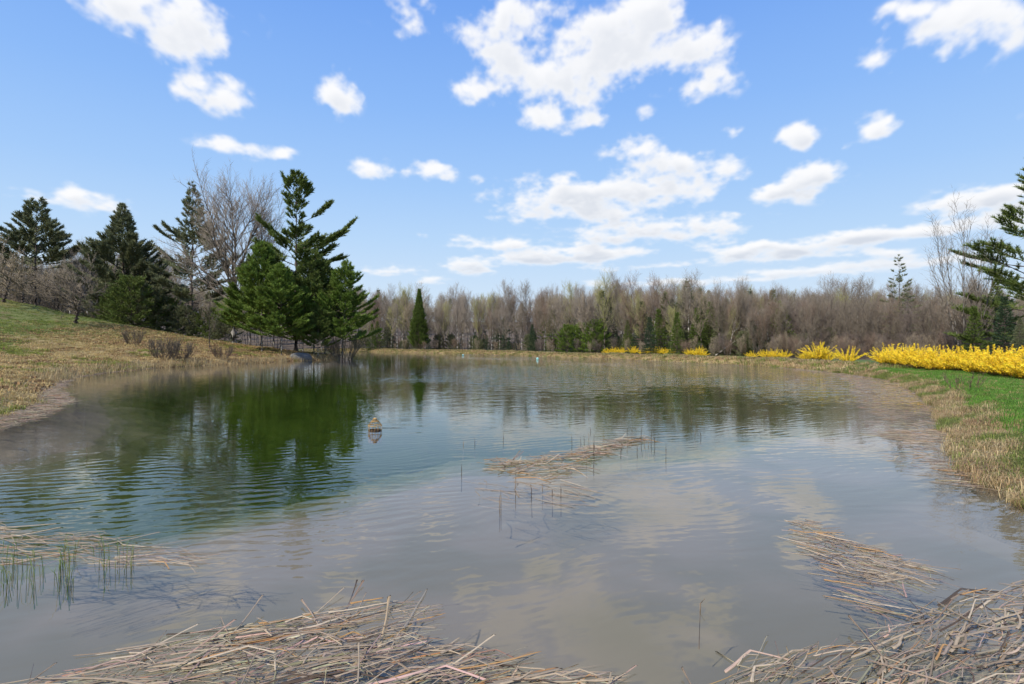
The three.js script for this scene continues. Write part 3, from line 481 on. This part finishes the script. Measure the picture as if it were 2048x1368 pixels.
// ---------- forsythia ----------
const YELLOW = new THREE.MeshPhysicalMaterial({ color: new THREE.Color().setRGB(0.93, 0.75, 0.02), vertexColors: true, roughness: 0.7, transmission: 0.3, thickness: 0 });
const forsythia = [0, 1, 2, 3, 4].map((k) => {
  const r = rng(300 + k), S = new Build(), B = new Build(), g = () => (r() + r() + r() - 1.5) / 1.5, stems = 52;
  for (let s = 0; s < stems; s++) {
    const a = r() * 6.283, out = 0.15 + r() * 0.75, L = 0.75 + r() * 0.75, p = V(Math.cos(a) * 0.18 * r(), 0, Math.sin(a) * 0.18 * r()), d = V(Math.cos(a) * out, 1, Math.sin(a) * out).normalize(), pts = [p];
    for (let k = 1; k <= 6; k++) { d.y -= 0.12 * out; d.x += g() * 0.08; d.z += g() * 0.08; d.normalize(); pts.push(pts[k - 1].clone().addScaledVector(d, L / 6)); }
    S.color = [1, 1, 1]; S.tube(pts, [0.008, 0.007, 0.006, 0.005, 0.004, 0.003, 0], 3);
    const n = Math.round(L * (16 + r() * 22));
    for (let j = 0; j < n; j++) {
      const t = (0.24 + 0.76 * (j + r()) / n) * 6, i = Math.min(5, Math.floor(t)), q = pts[i].clone().lerp(pts[i + 1], t - i), c = 0.8 + r() * 0.35; B.color = [c, c * (0.84 + r() * 0.2), c];
      for (let m = 0; m < 3; m++) { const e = V(g(), g() + 0.25, g()).normalize().multiplyScalar(0.05 + r() * 0.035), w = V(g(), g(), g()).cross(e).normalize().multiplyScalar(0.016); B.leaf(q.x - w.x, q.y - w.y, q.z - w.z, q.x + w.x, q.y + w.y, q.z + w.z, q.x + e.x, q.y + e.y, q.z + e.z); }
    }
  }
  return { stems: S.geometry(), blossom: B.geometry() };
});
{
  const r = rng(310), stemM = new THREE.MeshStandardMaterial({ color: new THREE.Color().setRGB(0.2, 0.13, 0.07), roughness: 0.9 });
  const bush = (px, d, s, label, group) => { const [x, z] = at(px, d), k = Math.floor(r() * 5), o = thing('forsythia_bush', label, 'bush', [x, groundAt(x, z) - 0.04, z], r() * 6.28, group); part('stems', forsythia[k].stems, stemM, o); part('blossom', forsythia[k].blossom, YELLOW, o); o.scale.set(s * 1.05, s * 0.88, s * 1.05); return o; };
  for (const [px, d, s] of [[1212, 74, 0.7], [1228, 73.5, 0.8], [1243, 73, 0.75], [1266, 71, 0.85], [1284, 70, 0.7], [1296, 69.5, 0.72], [1315, 67, 0.85], [1330, 66.5, 0.7], [1343, 66, 0.65], [1378, 62, 0.72], [1396, 61, 0.95], [1406, 60.5, 0.7]]) bush(px, d, s, 'small yellow forsythia dotted along the far bank', 'small forsythias dotted along the far bank');
  for (const [px, d, s] of [[1505, 53, 0.65], [1530, 52, 0.72], [1548, 51.5, 0.8], [1568, 51, 0.72]]) bush(px, d, s, 'low yellow forsythia between the far bank row and the two round bushes', 'low forsythias between the far bank row and the round bushes');
  bush(1612, 47.5, 0.75, 'small yellow forsythia beside the larger of two round bushes');
  bush(1636, 46.5, 1.3, 'larger of two round yellow forsythia bushes before the thicket');
  bush(1656, 46, 0.8, 'small yellow forsythia squeezed between two round bushes');
  bush(1696, 43, 1.12, 'round yellow forsythia standing alone beside the gap in the hedge');
  for (let k = 0; k < 26; k++) { const t = k / 25, px = 1768 + t * 320, d = mix(37.5, 22.3, Math.pow(t, 0.85)) + (k % 2) * 0.9; bush(px, d, 0.95 + 0.25 * r() - (k ? 0 : 0.2), 'yellow forsythia bush in the long continuous hedge by the lawn', 'forsythias of the long hedge by the lawn'); }
}

// ---------- shrubs on the shores ----------
{
  const tw = [0, 1].map((k) => bareTree(160 + k, { h: 1.5, r: 0.014, stems: 18, flare: 0.45, clear: 0.2, limbs: 7, branches: 4, twigs: 0, levels: 2, low: 0.6, high: 0.4, spread: 0.3, lift: 0.1, crook: 0.15 }));
  for (const [px, d, s, t, label] of [[330, 47.5, 1.5, 0, 'wide brown leafless shrub on the bank below the lawn'], [362, 48.5, 1.25, 2, 'brown leafless shrub touching the wide shrub below the lawn'], [445, 51.5, 1.0, 1, 'reddish leafless shrub at the water between the wide shrub and the pines'], [265, 54, 1.1, 3, 'thin leafless shrub higher on the slope above the wide shrub']]) bareThing('bare_shrub', label, 'shrub', tw[t % 2], BARK.brown, t === 1 ? TWIG.red : TWIG.mauve, at(px, d), t, s);
  bareThing('bare_shrub', 'small red-stemmed shrub in the dry grass of the bank before the forsythia hedge', 'shrub', bareTree(165, { h: 1.1, r: 0.008, stems: 9, flare: 0.4, clear: 0.35, limbs: 3, branches: 2, twigs: 0, levels: 2, low: 0.5, high: 0.4, spread: 0.25 }), bark(0.2, 0.09, 0.07), TWIG.red, at(1928, 19.2), 1, 0.8);
  bareThing('bare_shrub', 'tangled leafless bush at the foot of the leaning pine on the point', 'shrub', tw[1], BARK.brown, TWIG.tan, at(688, 66.5), 1, 2.2);
}

// ---------- grasses ----------
const tuftOf = (seed, n, h, spread, w, flop = 0.15) => {
  const r = rng(seed), b = new Build();
  for (let k = 0; k < n; k++) {
    const a = r() * 6.283, q = Math.sqrt(r()) * spread * 0.5, x = Math.cos(a) * q, z = Math.sin(a) * q, t = r() * 6.283, lean = flop + r() * 0.9, l = h * (0.5 + r() * 0.6), dx = Math.cos(t), dz = Math.sin(t), s = w * (0.7 + r() * 0.6), c = 0.75 + r() * 0.5;
    b.color = [c, c, c * 0.95];
    const mx = x + dx * l * lean * 0.35, my = l * 0.62, mz = z + dz * l * lean * 0.35, ex = x + dx * l * lean, ey = l * (1.02 - 0.45 * lean), ez = z + dz * l * lean;
    b.leaf(x - dz * s, -0.03, z + dx * s, x + dz * s, -0.03, z - dx * s, mx + dz * s * 0.8, my, mz - dx * s * 0.8);
    b.leaf(x - dz * s, -0.03, z + dx * s, mx + dz * s * 0.8, my, mz - dx * s * 0.8, mx - dz * s * 0.8, my, mz + dx * s * 0.8);
    b.leaf(mx - dz * s * 0.8, my, mz + dx * s * 0.8, mx + dz * s * 0.8, my, mz - dx * s * 0.8, ex, ey, ez);
  }
  return b.geometry();
};
const bladeM = new THREE.MeshPhysicalMaterial({ color: 0xffffff, vertexColors: true, roughness: 0.8, specularIntensity: 0.3, transmission: 0.25, thickness: 0 });
function meadow(name, label, geo, count, seed, place) {               // place(r) gives [x, z, size, colour] or nothing
  const r = rng(seed), o = new THREE.InstancedMesh(geo, bladeM, count), M = new THREE.Matrix4(), Q = new THREE.Quaternion(), Y = V(0, 1, 0), c = new THREE.Color();
  let n = 0;
  for (let k = 0; k < count * 12 && n < count; k++) {
    const q = place(r); if (!q) continue;
    M.compose(V(q[0], groundAt(q[0], q[1]), q[1]), Q.setFromAxisAngle(Y, r() * 6.283), V(q[2], q[2] * (0.8 + r() * 0.4), q[2])); o.setMatrixAt(n, M); c.setRGB(...q[3]); o.setColorAt(n, c); n++;
  }
  o.count = n; o.name = numbered(name); tag(o, label, 'grass', null, 'stuff'); o.castShadow = o.receiveShadow = true; scene.add(o);
}
{
  const dry = tuftOf(400, 30, 0.2, 0.4, 0.0038, 0.5), dryFar = tuftOf(401, 16, 0.22, 0.5, 0.009, 0.5), short = tuftOf(402, 30, 0.085, 0.34, 0.004), shortFar = tuftOf(403, 18, 0.1, 0.6, 0.011), leafy = tuftOf(404, 10, 0.06, 0.7, 0.035);
  const vary = (r, c, k = 0.25) => { const q = 1 - k + r() * 2 * k; return c.map((x) => x * q); };
  const tones = [[0.42, 0.31, 0.17], [0.36, 0.25, 0.14], [0.30, 0.20, 0.12], [0.17, 0.20, 0.05], [0.46, 0.37, 0.22]];
  const nearBank = (r) => { const d = 4 + Math.pow(r(), 1.2) * 34, x = 5 + r() * 22, z = -d; return [x, z, wobbly(x, z)]; };
  meadow('bank_grass', 'matted dry straw-coloured grass along the bank beside the lawn', dry, 9000, 1, (r) => { const [x, z, s] = nearBank(r); if (s < 0.02 || s > 0.3 + 1.1 * fbm(x, z, 2)) return; const t = fbm(x * 0.6, z * 0.6 + 4, 2); return [x, z, 0.55 + r() * 0.6, vary(r, t > 0.52 ? tones[3] : tones[Math.floor(r() * 5)])]; });
  meadow('lawn_grass', 'short green lawn grass before the forsythia hedge', short, 26000, 2, (r) => { const [x, z, s] = nearBank(r); if (s < 0.5 + r() * 0.6 || s > 12) return; return [x, z, 0.8 + r() * 0.6, vary(r, r() < 0.12 ? tones[1] : [0.11, 0.23, 0.035], 0.3)]; });
  meadow('far_bank_grass', 'dry tan grass along the top of the far bank', dryFar, 9000, 3, (r) => { const x = -42 + r() * 66, z = -34 - r() * 92, s = wobbly(x, z); if (s < 0.05 || s > 4 || hillSide(x, z) > 0.3) return; return [x, z, 0.7 + r() * 0.8, vary(r, tones[r() < 0.25 ? 3 : Math.floor(r() * 5)])]; });
  meadow('slope_grass', 'dry yellow grass on the slope below the lawn', dryFar, 16000, 4, (r) => { const x = -62 + r() * 52, z = -8 - r() * 60, s = wobbly(x, z); if (s < 0.05 || s > 26 || hillSide(x, z) < 0.3) return; const t = fbm(x * 0.22 + 3, z * 0.22, 4) * 0.6 + 0.4 * fbm(x * 0.8, z * 0.8 + 30, 3); if (s > 12 && r() < 0.5) return; return [x, z, 0.5 + r() * 0.7, vary(r, t > 0.55 ? [0.25, 0.28, 0.06] : [[0.52, 0.40, 0.19], [0.56, 0.45, 0.24], [0.50, 0.38, 0.17], [0.42, 0.29, 0.15]][Math.floor(r() * 4)])]; });
  meadow('slope_lawn', 'mown green grass at the top of the slope', shortFar, 22000, 5, (r) => { const x = -85 + r() * 60, z = -20 - r() * 62, s = wobbly(x, z); if (s < 5 || hillSide(x, z) < 0.5) return; const t = fbm(x * 0.22 + 3, z * 0.22, 4); if (r() > sstep(5, 18, s)) return; return [x, z, 0.7 + r() * 0.6, vary(r, t > 0.5 ? [0.17, 0.23, 0.05] : [0.27, 0.27, 0.08], 0.2)]; });
  meadow('fallen_leaves', 'brown fallen leaves and bracken on the slope and under the pines', leafy, 7000, 6, (r) => { const x = -60 + r() * 42, z = -14 - r() * 60, s = wobbly(x, z); if (s < 0.1 || s > 24 || hillSide(x, z) < 0.4) return; const t = fbm(x * 0.8, z * 0.8 + 30, 4) * 0.6 + fbm(x * 2.2 + 5, z * 2.2, 3) * 0.25 + 0.13 * (1 - sstep(2, 14, s)); if (t < 0.5 && !(z < -52 && x > -46)) return; return [x, z, 0.7 + r() * 0.8, vary(r, [[0.30, 0.18, 0.09], [0.25, 0.155, 0.085], [0.38, 0.26, 0.14]][Math.floor(r() * 3)])]; });
  meadow('shore_reeds', 'thin upright dead reeds along the water below the slope', tuftOf(405, 9, 0.7, 0.5, 0.008), 800, 7, (r) => { const x = -30 + r() * 12, z = -27 - r() * 39, s = wobbly(x, z); if (s < -0.5 || s > 0.9) return; return [x, z, 0.5 + r() * 0.7, vary(r, tones[[0, 4][Math.floor(r() * 2)]])]; });
}

// ---------- boulder, overflow rack, floats, post ----------
{
  const [x, z] = at(601, 61.6), g = new THREE.IcosahedronGeometry(1, 5), p = g.attributes.position;
  for (let i = 0; i < p.count; i++) { const v = V(p.getX(i), p.getY(i), p.getZ(i)), n = 0.86 + 0.22 * fbm(v.x * 1.6 + 4, v.y * 1.6 + v.z * 1.9, 3) + 0.05 * fbm(v.x * 7, v.z * 7 + v.y * 5, 2); v.multiplyScalar(n); if (v.y > 0.62) v.y = 0.62 + (v.y - 0.62) * 0.4; p.setXYZ(i, v.x * 1.2, v.y * 0.85, v.z * 0.9); }
  g.computeVertexNormals();
  const stone = dataTexture(256, 256, (u, v) => { const n = fbm(u * 12, v * 12, 4); return 0.55 + n * 0.6; });
  const b = thing('boulder', 'rounded grey boulder at the water edge before the young pines', 'boulder', [x, 0.2, z], 0.3);
  part('stone', g, new THREE.MeshStandardMaterial({ color: new THREE.Color().setRGB(0.12, 0.12, 0.12), map: stone, bumpMap: stone, bumpScale: 0.03, roughness: 0.9 }), b);
}
{
  const [x, z] = onWater(750, 861), o = thing('overflow_rack', 'yellow-brown domed bar cage standing in the pond over an overflow pipe', 'trash rack', [x, 0, z]);
  const rust = new THREE.MeshStandardMaterial({ color: new THREE.Color().setRGB(0.42, 0.25, 0.07), roughness: 0.75 }), dark = new THREE.MeshStandardMaterial({ color: new THREE.Color().setRGB(0.06, 0.04, 0.03), roughness: 0.9 });
  const R = 0.15, n = 14;
  for (let k = 0; k < n; k++) { const a = k / n * 6.283, b = new Build(), q = (r, y) => V(Math.cos(a) * r, y, Math.sin(a) * r); b.tube([q(R, -0.25), q(R, 0.11), q(R * 0.95, 0.135), q(R * 0.48, 0.215), q(R * 0.12, 0.27)], [0.006, 0.006, 0.006, 0.006, 0.006], 6); part('bar', b.geometry(), rust, o); }
  for (const [y, r] of [[0.115, R], [0.215, R * 0.5]]) part('ring', new THREE.TorusGeometry(r, 0.008, 6, 28).rotateX(Math.PI / 2).translate(0, y, 0), rust, o);
  part('cap', new THREE.CylinderGeometry(0.03, 0.045, 0.022, 16).translate(0, 0.272, 0), rust, o);
  part('pipe_rim', new THREE.CylinderGeometry(R * 0.93, R * 0.93, 0.3, 24, 1, true).translate(0, -0.125, 0), dark, o);
  const [fx, fz] = onWater(775, 856);
  const st = new Build(); st.tube([V(0, 0, 0), V(0.25, 0.004, 0.01), V(0.55, 0.001, 0)], [0.006, 0.005, 0.002], 5);
  const m = part('floating_stick', st.geometry(), dark, scene); m.position.set(fx - 0.12, 0.003, fz); tag(m, 'thin dark stick floating against the domed cage', 'stick');
  const teal = new THREE.MeshStandardMaterial({ color: new THREE.Color().setRGB(0.25, 0.62, 0.58), roughness: 0.35 }), white = new THREE.MeshStandardMaterial({ color: new THREE.Color().setRGB(0.8, 0.82, 0.8), roughness: 0.4 });
  for (const [px, py, label] of [[926, 709.5, 'white and teal float on the water near the tan part of the far bank'], [1075, 716.5, 'white and teal float on the water toward the forsythia row']]) {
    const [bx, bz] = onWater(px, py + 1), f = thing('float', label, 'float', [bx, 0.04, bz], 0.5);
    part('shell', new THREE.SphereGeometry(0.15, 20, 12, 0, 6.283, 0, 0.8).scale(1, 0.7, 1), white, f); part('hull', new THREE.SphereGeometry(0.155, 20, 12, 0, 6.283, 0.75, 2.39).scale(1, 0.69, 1), teal, f);
  }
  const [sx, sz] = at(1310, 70), post = thing('marker_post', 'short white post standing behind the small forsythias on the far bank', 'post', [sx, groundAt(sx, sz), sz]);
  part('shaft', new THREE.CylinderGeometry(0.09, 0.1, 1.0, 12).translate(0, 0.5, 0), white, post); part('top', new THREE.SphereGeometry(0.09, 12, 6, 0, 6.283, 0, 1.57).translate(0, 1.0, 0), white, post);
}

// ---------- dead cattails: mats on the water, standing stalks, rushes ----------
const fibre = dataTexture(64, 256, (u, v) => { const n = vnoise(u * 18, v * 3) * 0.5 + vnoise(u * 40 + 7, v * 8) * 0.3 + vnoise(u * 3, v * 14 + 50) * 0.2; return 0.55 + n * 0.75; });
const REED_TONES = [[0.40, 0.31, 0.21], [0.30, 0.235, 0.17], [0.25, 0.185, 0.125], [0.42, 0.235, 0.09], [0.085, 0.055, 0.035], [0.52, 0.415, 0.29], [0.32, 0.24, 0.18]];
const REED_MAT = REED_TONES.map((c) => new THREE.MeshStandardMaterial({ color: new THREE.Color().setRGB(...c), map: fibre, bumpMap: fibre, bumpScale: 0.002, roughness: 0.85 }));
const litterM = new THREE.MeshStandardMaterial({ color: 0xffffff, vertexColors: true, map: fibre, roughness: 0.85 });
const reedGeos = [0, 1, 2, 3, 4, 5, 6, 7, 8, 9].map((k) => {
  // made at true proportions for a stalk 0.6 m long and 2 cm wide; placing scales it
  const r = rng(500 + k), n = 6, sides = 6, b = new Build(), kink = k % 2 === 1, L = 0.6, W = 0.01; let y = 0, z = 0, dy = 0, dz = (r() - 0.5) * 0.16; const bend = 2 + Math.floor(r() * 3), rings = [];
  for (let i = 0; i <= n; i++) {
    const ring = [], w = W * (i === n ? 0.6 : 1) * (1 - 0.3 * i / n) * (0.9 + r() * 0.2), x = (i / n - 0.5) * L, tear = i === 0 || i === n ? 0.02 : 0.004;
    for (let j = 0; j <= sides; j++) { const t = (j % sides) / sides * 6.283, c = Math.cos(t), s = Math.sin(t); ring.push(b.vert(x + Math.sin(j % sides * 2.4 + k) * tear, y + s * w * 0.55, z + c * w, 0, s, c * 0.6, j / sides, x / 0.5)); }
    rings.push(ring); if (kink && i === bend) { dz += (r() < 0.5 ? -1 : 1) * (0.4 + r() * 0.7); dy += (r() - 0.5) * 0.06; } dz += (r() - 0.5) * 0.22; y += dy * L / n; z += dz * L / n;
  }
  for (let i = 0; i < n; i++) for (let j = 0; j < sides; j++) b.i.push(rings[i][j], rings[i + 1][j], rings[i][j + 1], rings[i][j + 1], rings[i + 1][j], rings[i + 1][j + 1]);
  for (const i of [0, n]) for (let j = 1; j + 1 < sides; j++) b.i.push(rings[i][0], rings[i][j], rings[i][j + 1]);
  const g = b.geometry(); g.computeVertexNormals(); return g;
});
const inside = (poly, x, z) => { let q = false; for (let i = 0, j = poly.length - 1; i < poly.length; j = i++) { const [ax, az] = poly[j], [bx, bz] = poly[i]; if ((az > z) !== (bz > z) && x < ax + (z - az) / (bz - az) * (bx - ax)) q = !q; } return q; };
// o: parts (single reeds), rest (joined litter), angle(x, z) the lie of the stalks, len and wid ranges in metres, high: how far the heap stands out of the water
function reedMat(name, label, category, poly, seed, o) {
  const r = rng(seed), g = () => (r() + r() + r() - 1.5) / 1.5, cx = poly.reduce((s, p) => s + p[0], 0) / poly.length, cz = poly.reduce((s, p) => s + p[1], 0) / poly.length, root = thing(name, label, category, [cx, 0, cz]);
  const lo = [Math.min(...poly.map((p) => p[0])), Math.min(...poly.map((p) => p[1]))], hi = [Math.max(...poly.map((p) => p[0])), Math.max(...poly.map((p) => p[1]))], M = new THREE.Matrix4(), E = new THREE.Euler(), Q = new THREE.Quaternion();
  const L = new Build(), v = V(0, 0, 0), nv = V(0, 0, 0);
  const edge = (x, z) => { let k = 0; for (const [dx, dz] of [[0.3, 0], [-0.3, 0], [0, 0.3], [0, -0.3]]) k += inside(poly, x + dx, z + dz); return k / 4; };
  for (let k = 0; k < o.parts + o.rest; k++) {
    let x, z, tries = 0; do { x = mix(lo[0], hi[0], r()); z = mix(lo[1], hi[1], r()); } while (!inside(poly, x, z) && ++tries < 60);
    if (tries >= 60) continue;
    const single = k < o.parts, small = !single && r() < 0.65;
    const len = mix(o.len[0], o.len[1], r() * r()) * (small ? 0.7 : 1), wid = mix(o.wid[0], o.wid[1], Math.pow(r(), 2.2)) * (small ? 0.42 : 1.1), ang = o.angle(x, z) + g() * (o.mess ?? 0.45) + (r() < 0.12 ? r() * 3 : 0), heap = edge(x, z);
    const y = single ? 0.004 + o.high * r() * (0.3 + 0.7 * heap) : r() < (o.sunk ?? 0.3) ? -0.01 - r() * 0.05 : o.high * 0.7 * r() * heap;
    const pitch = g() * (o.pitch ?? 0.035), t = r(), tone = t < 0.26 ? 0 : t < 0.5 ? 1 : t < 0.66 ? 2 : t < 0.72 ? 3 : t < 0.79 ? 4 : t < 0.89 ? 5 : 6, geo = reedGeos[Math.floor(r() * reedGeos.length)];
    M.compose(V(x - cx, y, z - cz), Q.setFromEuler(E.set(r() * 0.2, ang, pitch, 'YZX')), V(len / 0.6, wid / 0.02, wid / 0.02));
    if (single) { const m = part('reed', geo, REED_MAT[tone], root); M.decompose(m.position, m.quaternion, m.scale); }
    else {
      const p = geo.attributes.position, nn = geo.attributes.normal, u = geo.attributes.uv, off = L.p.length / 3, c = REED_TONES[tone].map((q) => q * (0.8 + r() * 0.3)); L.color = c;
      for (let i = 0; i < p.count; i++) { v.fromBufferAttribute(p, i).applyMatrix4(M); nv.fromBufferAttribute(nn, i).transformDirection(M); L.vert(v.x, v.y, v.z, nv.x, nv.y, nv.z, u.getX(i), u.getY(i)); }
      for (let i = 0; i < geo.index.count; i++) L.i.push(off + geo.index.getX(i));
    }
  }
  if (o.rest) part('reed_litter', L.geometry(), litterM, root, 'stuff');
  return root;
}
const ground2 = (list) => list.map(([px, py]) => onWater(px, py));
{
  const A = ground2([[-60, 1385], [130, 1342], [300, 1290], [420, 1262], [520, 1248], [600, 1234], [690, 1208], [780, 1202], [850, 1212], [868, 1238], [810, 1262], [850, 1286], [950, 1303], [1060, 1328], [1200, 1350], [1260, 1380], [1200, 1500], [-100, 1600]]);
  reedMat('reed_mat', 'wide heaped mat of broken tan cattail stalks with a hooked point reaching into open water', 'reeds', A, 1, { parts: 300, rest: 1500, sunk: 0.5, angle: (x) => 0.42 - 0.35 * sstep(-0.9, 0.9, x) + (x < -1.6 ? -0.1 : 0), len: [0.18, 0.95], wid: [0.005, 0.02], high: 0.04, mess: 0.45 });
  const B = ground2([[1415, 1385], [1490, 1322], [1560, 1292], [1640, 1302], [1740, 1268], [1840, 1216], [1950, 1188], [2060, 1160], [2150, 1180], [2200, 1600], [1380, 1600]]);
  reedMat('reed_mat', 'mat of broken cattail stalks spread loosely over dark water toward the grassy bank', 'reeds', B, 2, { parts: 280, rest: 700, sunk: 0.5, angle: () => 0.55, len: [0.2, 1.0], wid: [0.005, 0.021], high: 0.035, mess: 0.45 });
  const C = ground2([[1585, 1040], [1625, 1042], [1720, 1085], [1800, 1115], [1890, 1148], [1830, 1168], [1790, 1192], [1765, 1212], [1800, 1238], [1760, 1230], [1700, 1182], [1650, 1140], [1600, 1088]]);
  reedMat('reed_raft', 'narrow wedge-shaped raft of dead cattails drifting alone off the grassy bank', 'reeds', C, 3, { parts: 110, rest: 300, angle: () => -0.75, len: [0.15, 0.8], wid: [0.005, 0.014], high: 0.03, mess: 0.6, sunk: 0.55 });
  const D = ground2([[985, 945], [990, 925], [1060, 922], [1130, 908], [1200, 888], [1290, 872], [1296, 882], [1220, 905], [1170, 935], [1120, 962], [1060, 962], [1040, 945]]);
  reedMat('reed_raft', 'small raft of dead cattails with a long tail in the middle of the open water', 'reeds', D, 4, { parts: 150, rest: 260, angle: (x) => 0.12, len: [0.2, 0.9], wid: [0.008, 0.024], high: 0.09, mess: 0.6, pitch: 0.14, sunk: 0.12 });
  const E = ground2([[950, 965], [1000, 960], [1180, 965], [1170, 1010], [1080, 1030], [980, 1020]]);
  reedMat('sunken_reeds', 'pale thin reeds lying just under the water beside the small raft', 'reeds', E, 5, { parts: 40, rest: 60, angle: () => -0.6, len: [0.3, 0.9], wid: [0.004, 0.01], high: 0.006, mess: 0.8, sunk: 0.9 });
  const G = ground2([[-30, 1040], [60, 1060], [180, 1062], [260, 1085], [340, 1095], [430, 1108], [400, 1128], [250, 1135], [60, 1125], [-40, 1130]]);
  reedMat('reed_litter_patch', 'thin scatter of pale reeds around the green rushes', 'reeds', G, 6, { parts: 110, rest: 160, angle: () => 0.0, len: [0.25, 0.95], wid: [0.005, 0.014], high: 0.012, mess: 0.7, sunk: 0.7 });
  // shore mats
  const W1 = [[-12.4, -12.5], [-13.1, -14.2], [-15.4, -18.4], [-19.8, -23.6], [-22.6, -27.9], [-24.9, -31.6], [-26.7, -36.8], [-27.6, -43], [-27.1, -43], [-26.2, -37], [-24.4, -31.8], [-21.9, -28], [-19, -24], [-14.7, -19.0], [-12.5, -15.2], [-11.6, -12.8]];
  reedMat('reed_wrack', 'long band of grey-pink dead reeds washed up below the slope', 'reeds', W1, 7, { parts: 200, rest: 3600, angle: () => 0.55, len: [0.2, 0.8], wid: [0.008, 0.022], high: 0.07, mess: 1.2, sunk: 0.1 });
  const W2 = [[21.2, -46], [21.3, -42], [21, -35], [19.4, -28.8], [16, -22.5], [13, -17.6], [11.2, -14.6], [9.4, -12.1], [8.2, -10.4], [7.3, -9.0], [6.9, -8.0], [6.0, -8.6], [6.6, -10.2], [7.6, -11.4], [8.4, -13.6], [9.8, -15.2], [10.7, -17.5], [13.3, -22], [16.9, -28], [19.6, -34.5], [20.3, -41]];
  reedMat('reed_wrack', 'band of pinkish-grey dead reeds along the foot of the grassy bank', 'reeds', W2, 8, { parts: 250, rest: 4200, angle: (x, z) => -0.95 + 0.5 * sstep(-14, -9, z), len: [0.12, 0.6], wid: [0.005, 0.014], high: 0.05, mess: 1.2, sunk: 0.12 });
  const W3 = ground2([[1735, 868], [1800, 862], [1900, 858], [1915, 872], [1890, 880], [1850, 905], [1900, 930], [1985, 935], [1992, 975], [1930, 975], [1870, 930], [1820, 885]]);
  reedMat('reed_raft', 'loose drift of thin reeds fanning out from the grassy bank', 'reeds', W3, 9, { parts: 130, rest: 260, angle: () => -0.4, len: [0.3, 1.1], wid: [0.006, 0.016], high: 0.015, mess: 0.6, sunk: 0.4 });
}
// standing dead stalks round the small raft, and the green rushes
{
  const r = rng(640), stand = thing('standing_reeds', 'broken dead cattail stalks standing up out of the open water round the small raft', 'reeds', [onWater(1150, 890)[0], 0, onWater(1150, 890)[1]]);
  const stalk = (px, py, hpx, tone, lean = 0.05 + 0.3 * r() * r()) => { const [x, z] = onWater(px, py), d = -z, h = hpx / F * d, b = new Build(), a = r() * 6.28; b.color = [1, 1, 1]; b.tube([V(0, -0.3, 0), V(Math.cos(a) * lean * h * 0.4, h * 0.5, Math.sin(a) * lean * h * 0.4), V(Math.cos(a) * lean * h, h, Math.sin(a) * lean * h)], [0.006, 0.0055, 0.003], 6); const m = part('stalk', b.geometry(), REED_MAT[tone], stand); m.position.set(x - stand.position.x, 0, z - stand.position.z); };
  for (const [px, py, h] of [[926, 890, 9], [950, 888, 12], [1007, 882, 15], [923, 945, 18], [1144, 890, 22], [1162, 887, 13], [1169, 886, 14], [1178, 877, 14], [1181, 864, 10], [1255, 866, 12], [1264, 870, 14], [1187, 917, 46], [1208, 885, 24], [1188, 905, 22], [1244, 893, 12], [1254, 897, 14], [1281, 880, 34], [1302, 885, 24], [1288, 888, 16], [1297, 890, 12], [1310, 892, 26], [1274, 906, 14], [1332, 912, 24], [1242, 908, 12], [1031, 978, 36], [1085, 976, 10], [1064, 990, 22], [1105, 988, 10], [1122, 988, 16], [1002, 1012, 34], [999, 1014, 22], [1173, 926, 14], [1390, 868, 10], [1402, 876, 14], [1384, 842, 8]]) stalk(px, py, h, r() < 0.6 ? 4 : 2);
  for (const [px, py, h, label] of [[172, 912, 28, 'single dead stalk standing in the open water off the slope'], [1398, 1218, 22, 'single dead stalk standing in the shallows between the reed mats']]) { const [x, z] = onWater(px, py), b = new Build(), q = h / F * -z; b.tube([V(0, -0.3, 0), V(0.01, q * 0.5, 0), V(0.04, q, 0.01)], [0.005, 0.005, 0.003], 6); const m = part(numbered('lone_stalk'), b.geometry(), REED_MAT[2], scene); m.position.set(x, 0, z); tag(m, label, 'reed'); }
  const rushes = thing('green_rushes', 'thin patch of fresh green rushes growing out of the shallow water', 'rushes', [onWater(110, 1130)[0], 0, onWater(110, 1130)[1]]), greenM = [[0.13, 0.20, 0.035], [0.20, 0.22, 0.06], [0.10, 0.15, 0.03]].map((c) => new THREE.MeshStandardMaterial({ color: new THREE.Color().setRGB(...c), roughness: 0.6 }));
  for (let k = 0; k < 95; k++) {
    const grp = r() < 0.75, px = grp ? [20, 45, 95, 130, 135, 60, 5][Math.floor(r() * 7)] + (r() - 0.5) * 30 : 190 + r() * 80, py = grp ? 1105 + r() * 80 : 1100 + r() * 60, [x, z] = onWater(px, py), h = 0.07 + r() * 0.18, a = r() * 6.28, q = 0.12 + r() * 0.5, b = new Build(), bend = r() < 0.15;
    b.color = [1, 1, 1]; b.tube([V(0, -0.15, 0), V(Math.cos(a) * q * h * 0.35, h * 0.6, Math.sin(a) * q * h * 0.35), V(Math.cos(a) * q * h * (bend ? 3 : 1), h * (bend ? 0.55 : 1), Math.sin(a) * q * h * (bend ? 3 : 1))], [0.003, 0.0026, 0], 5);
    const m = part('rush_stem', b.geometry(), greenM[Math.floor(r() * 3)], rushes); m.position.set(x - rushes.position.x, 0, z - rushes.position.z);
  }
}

renderer.render(scene, camera);
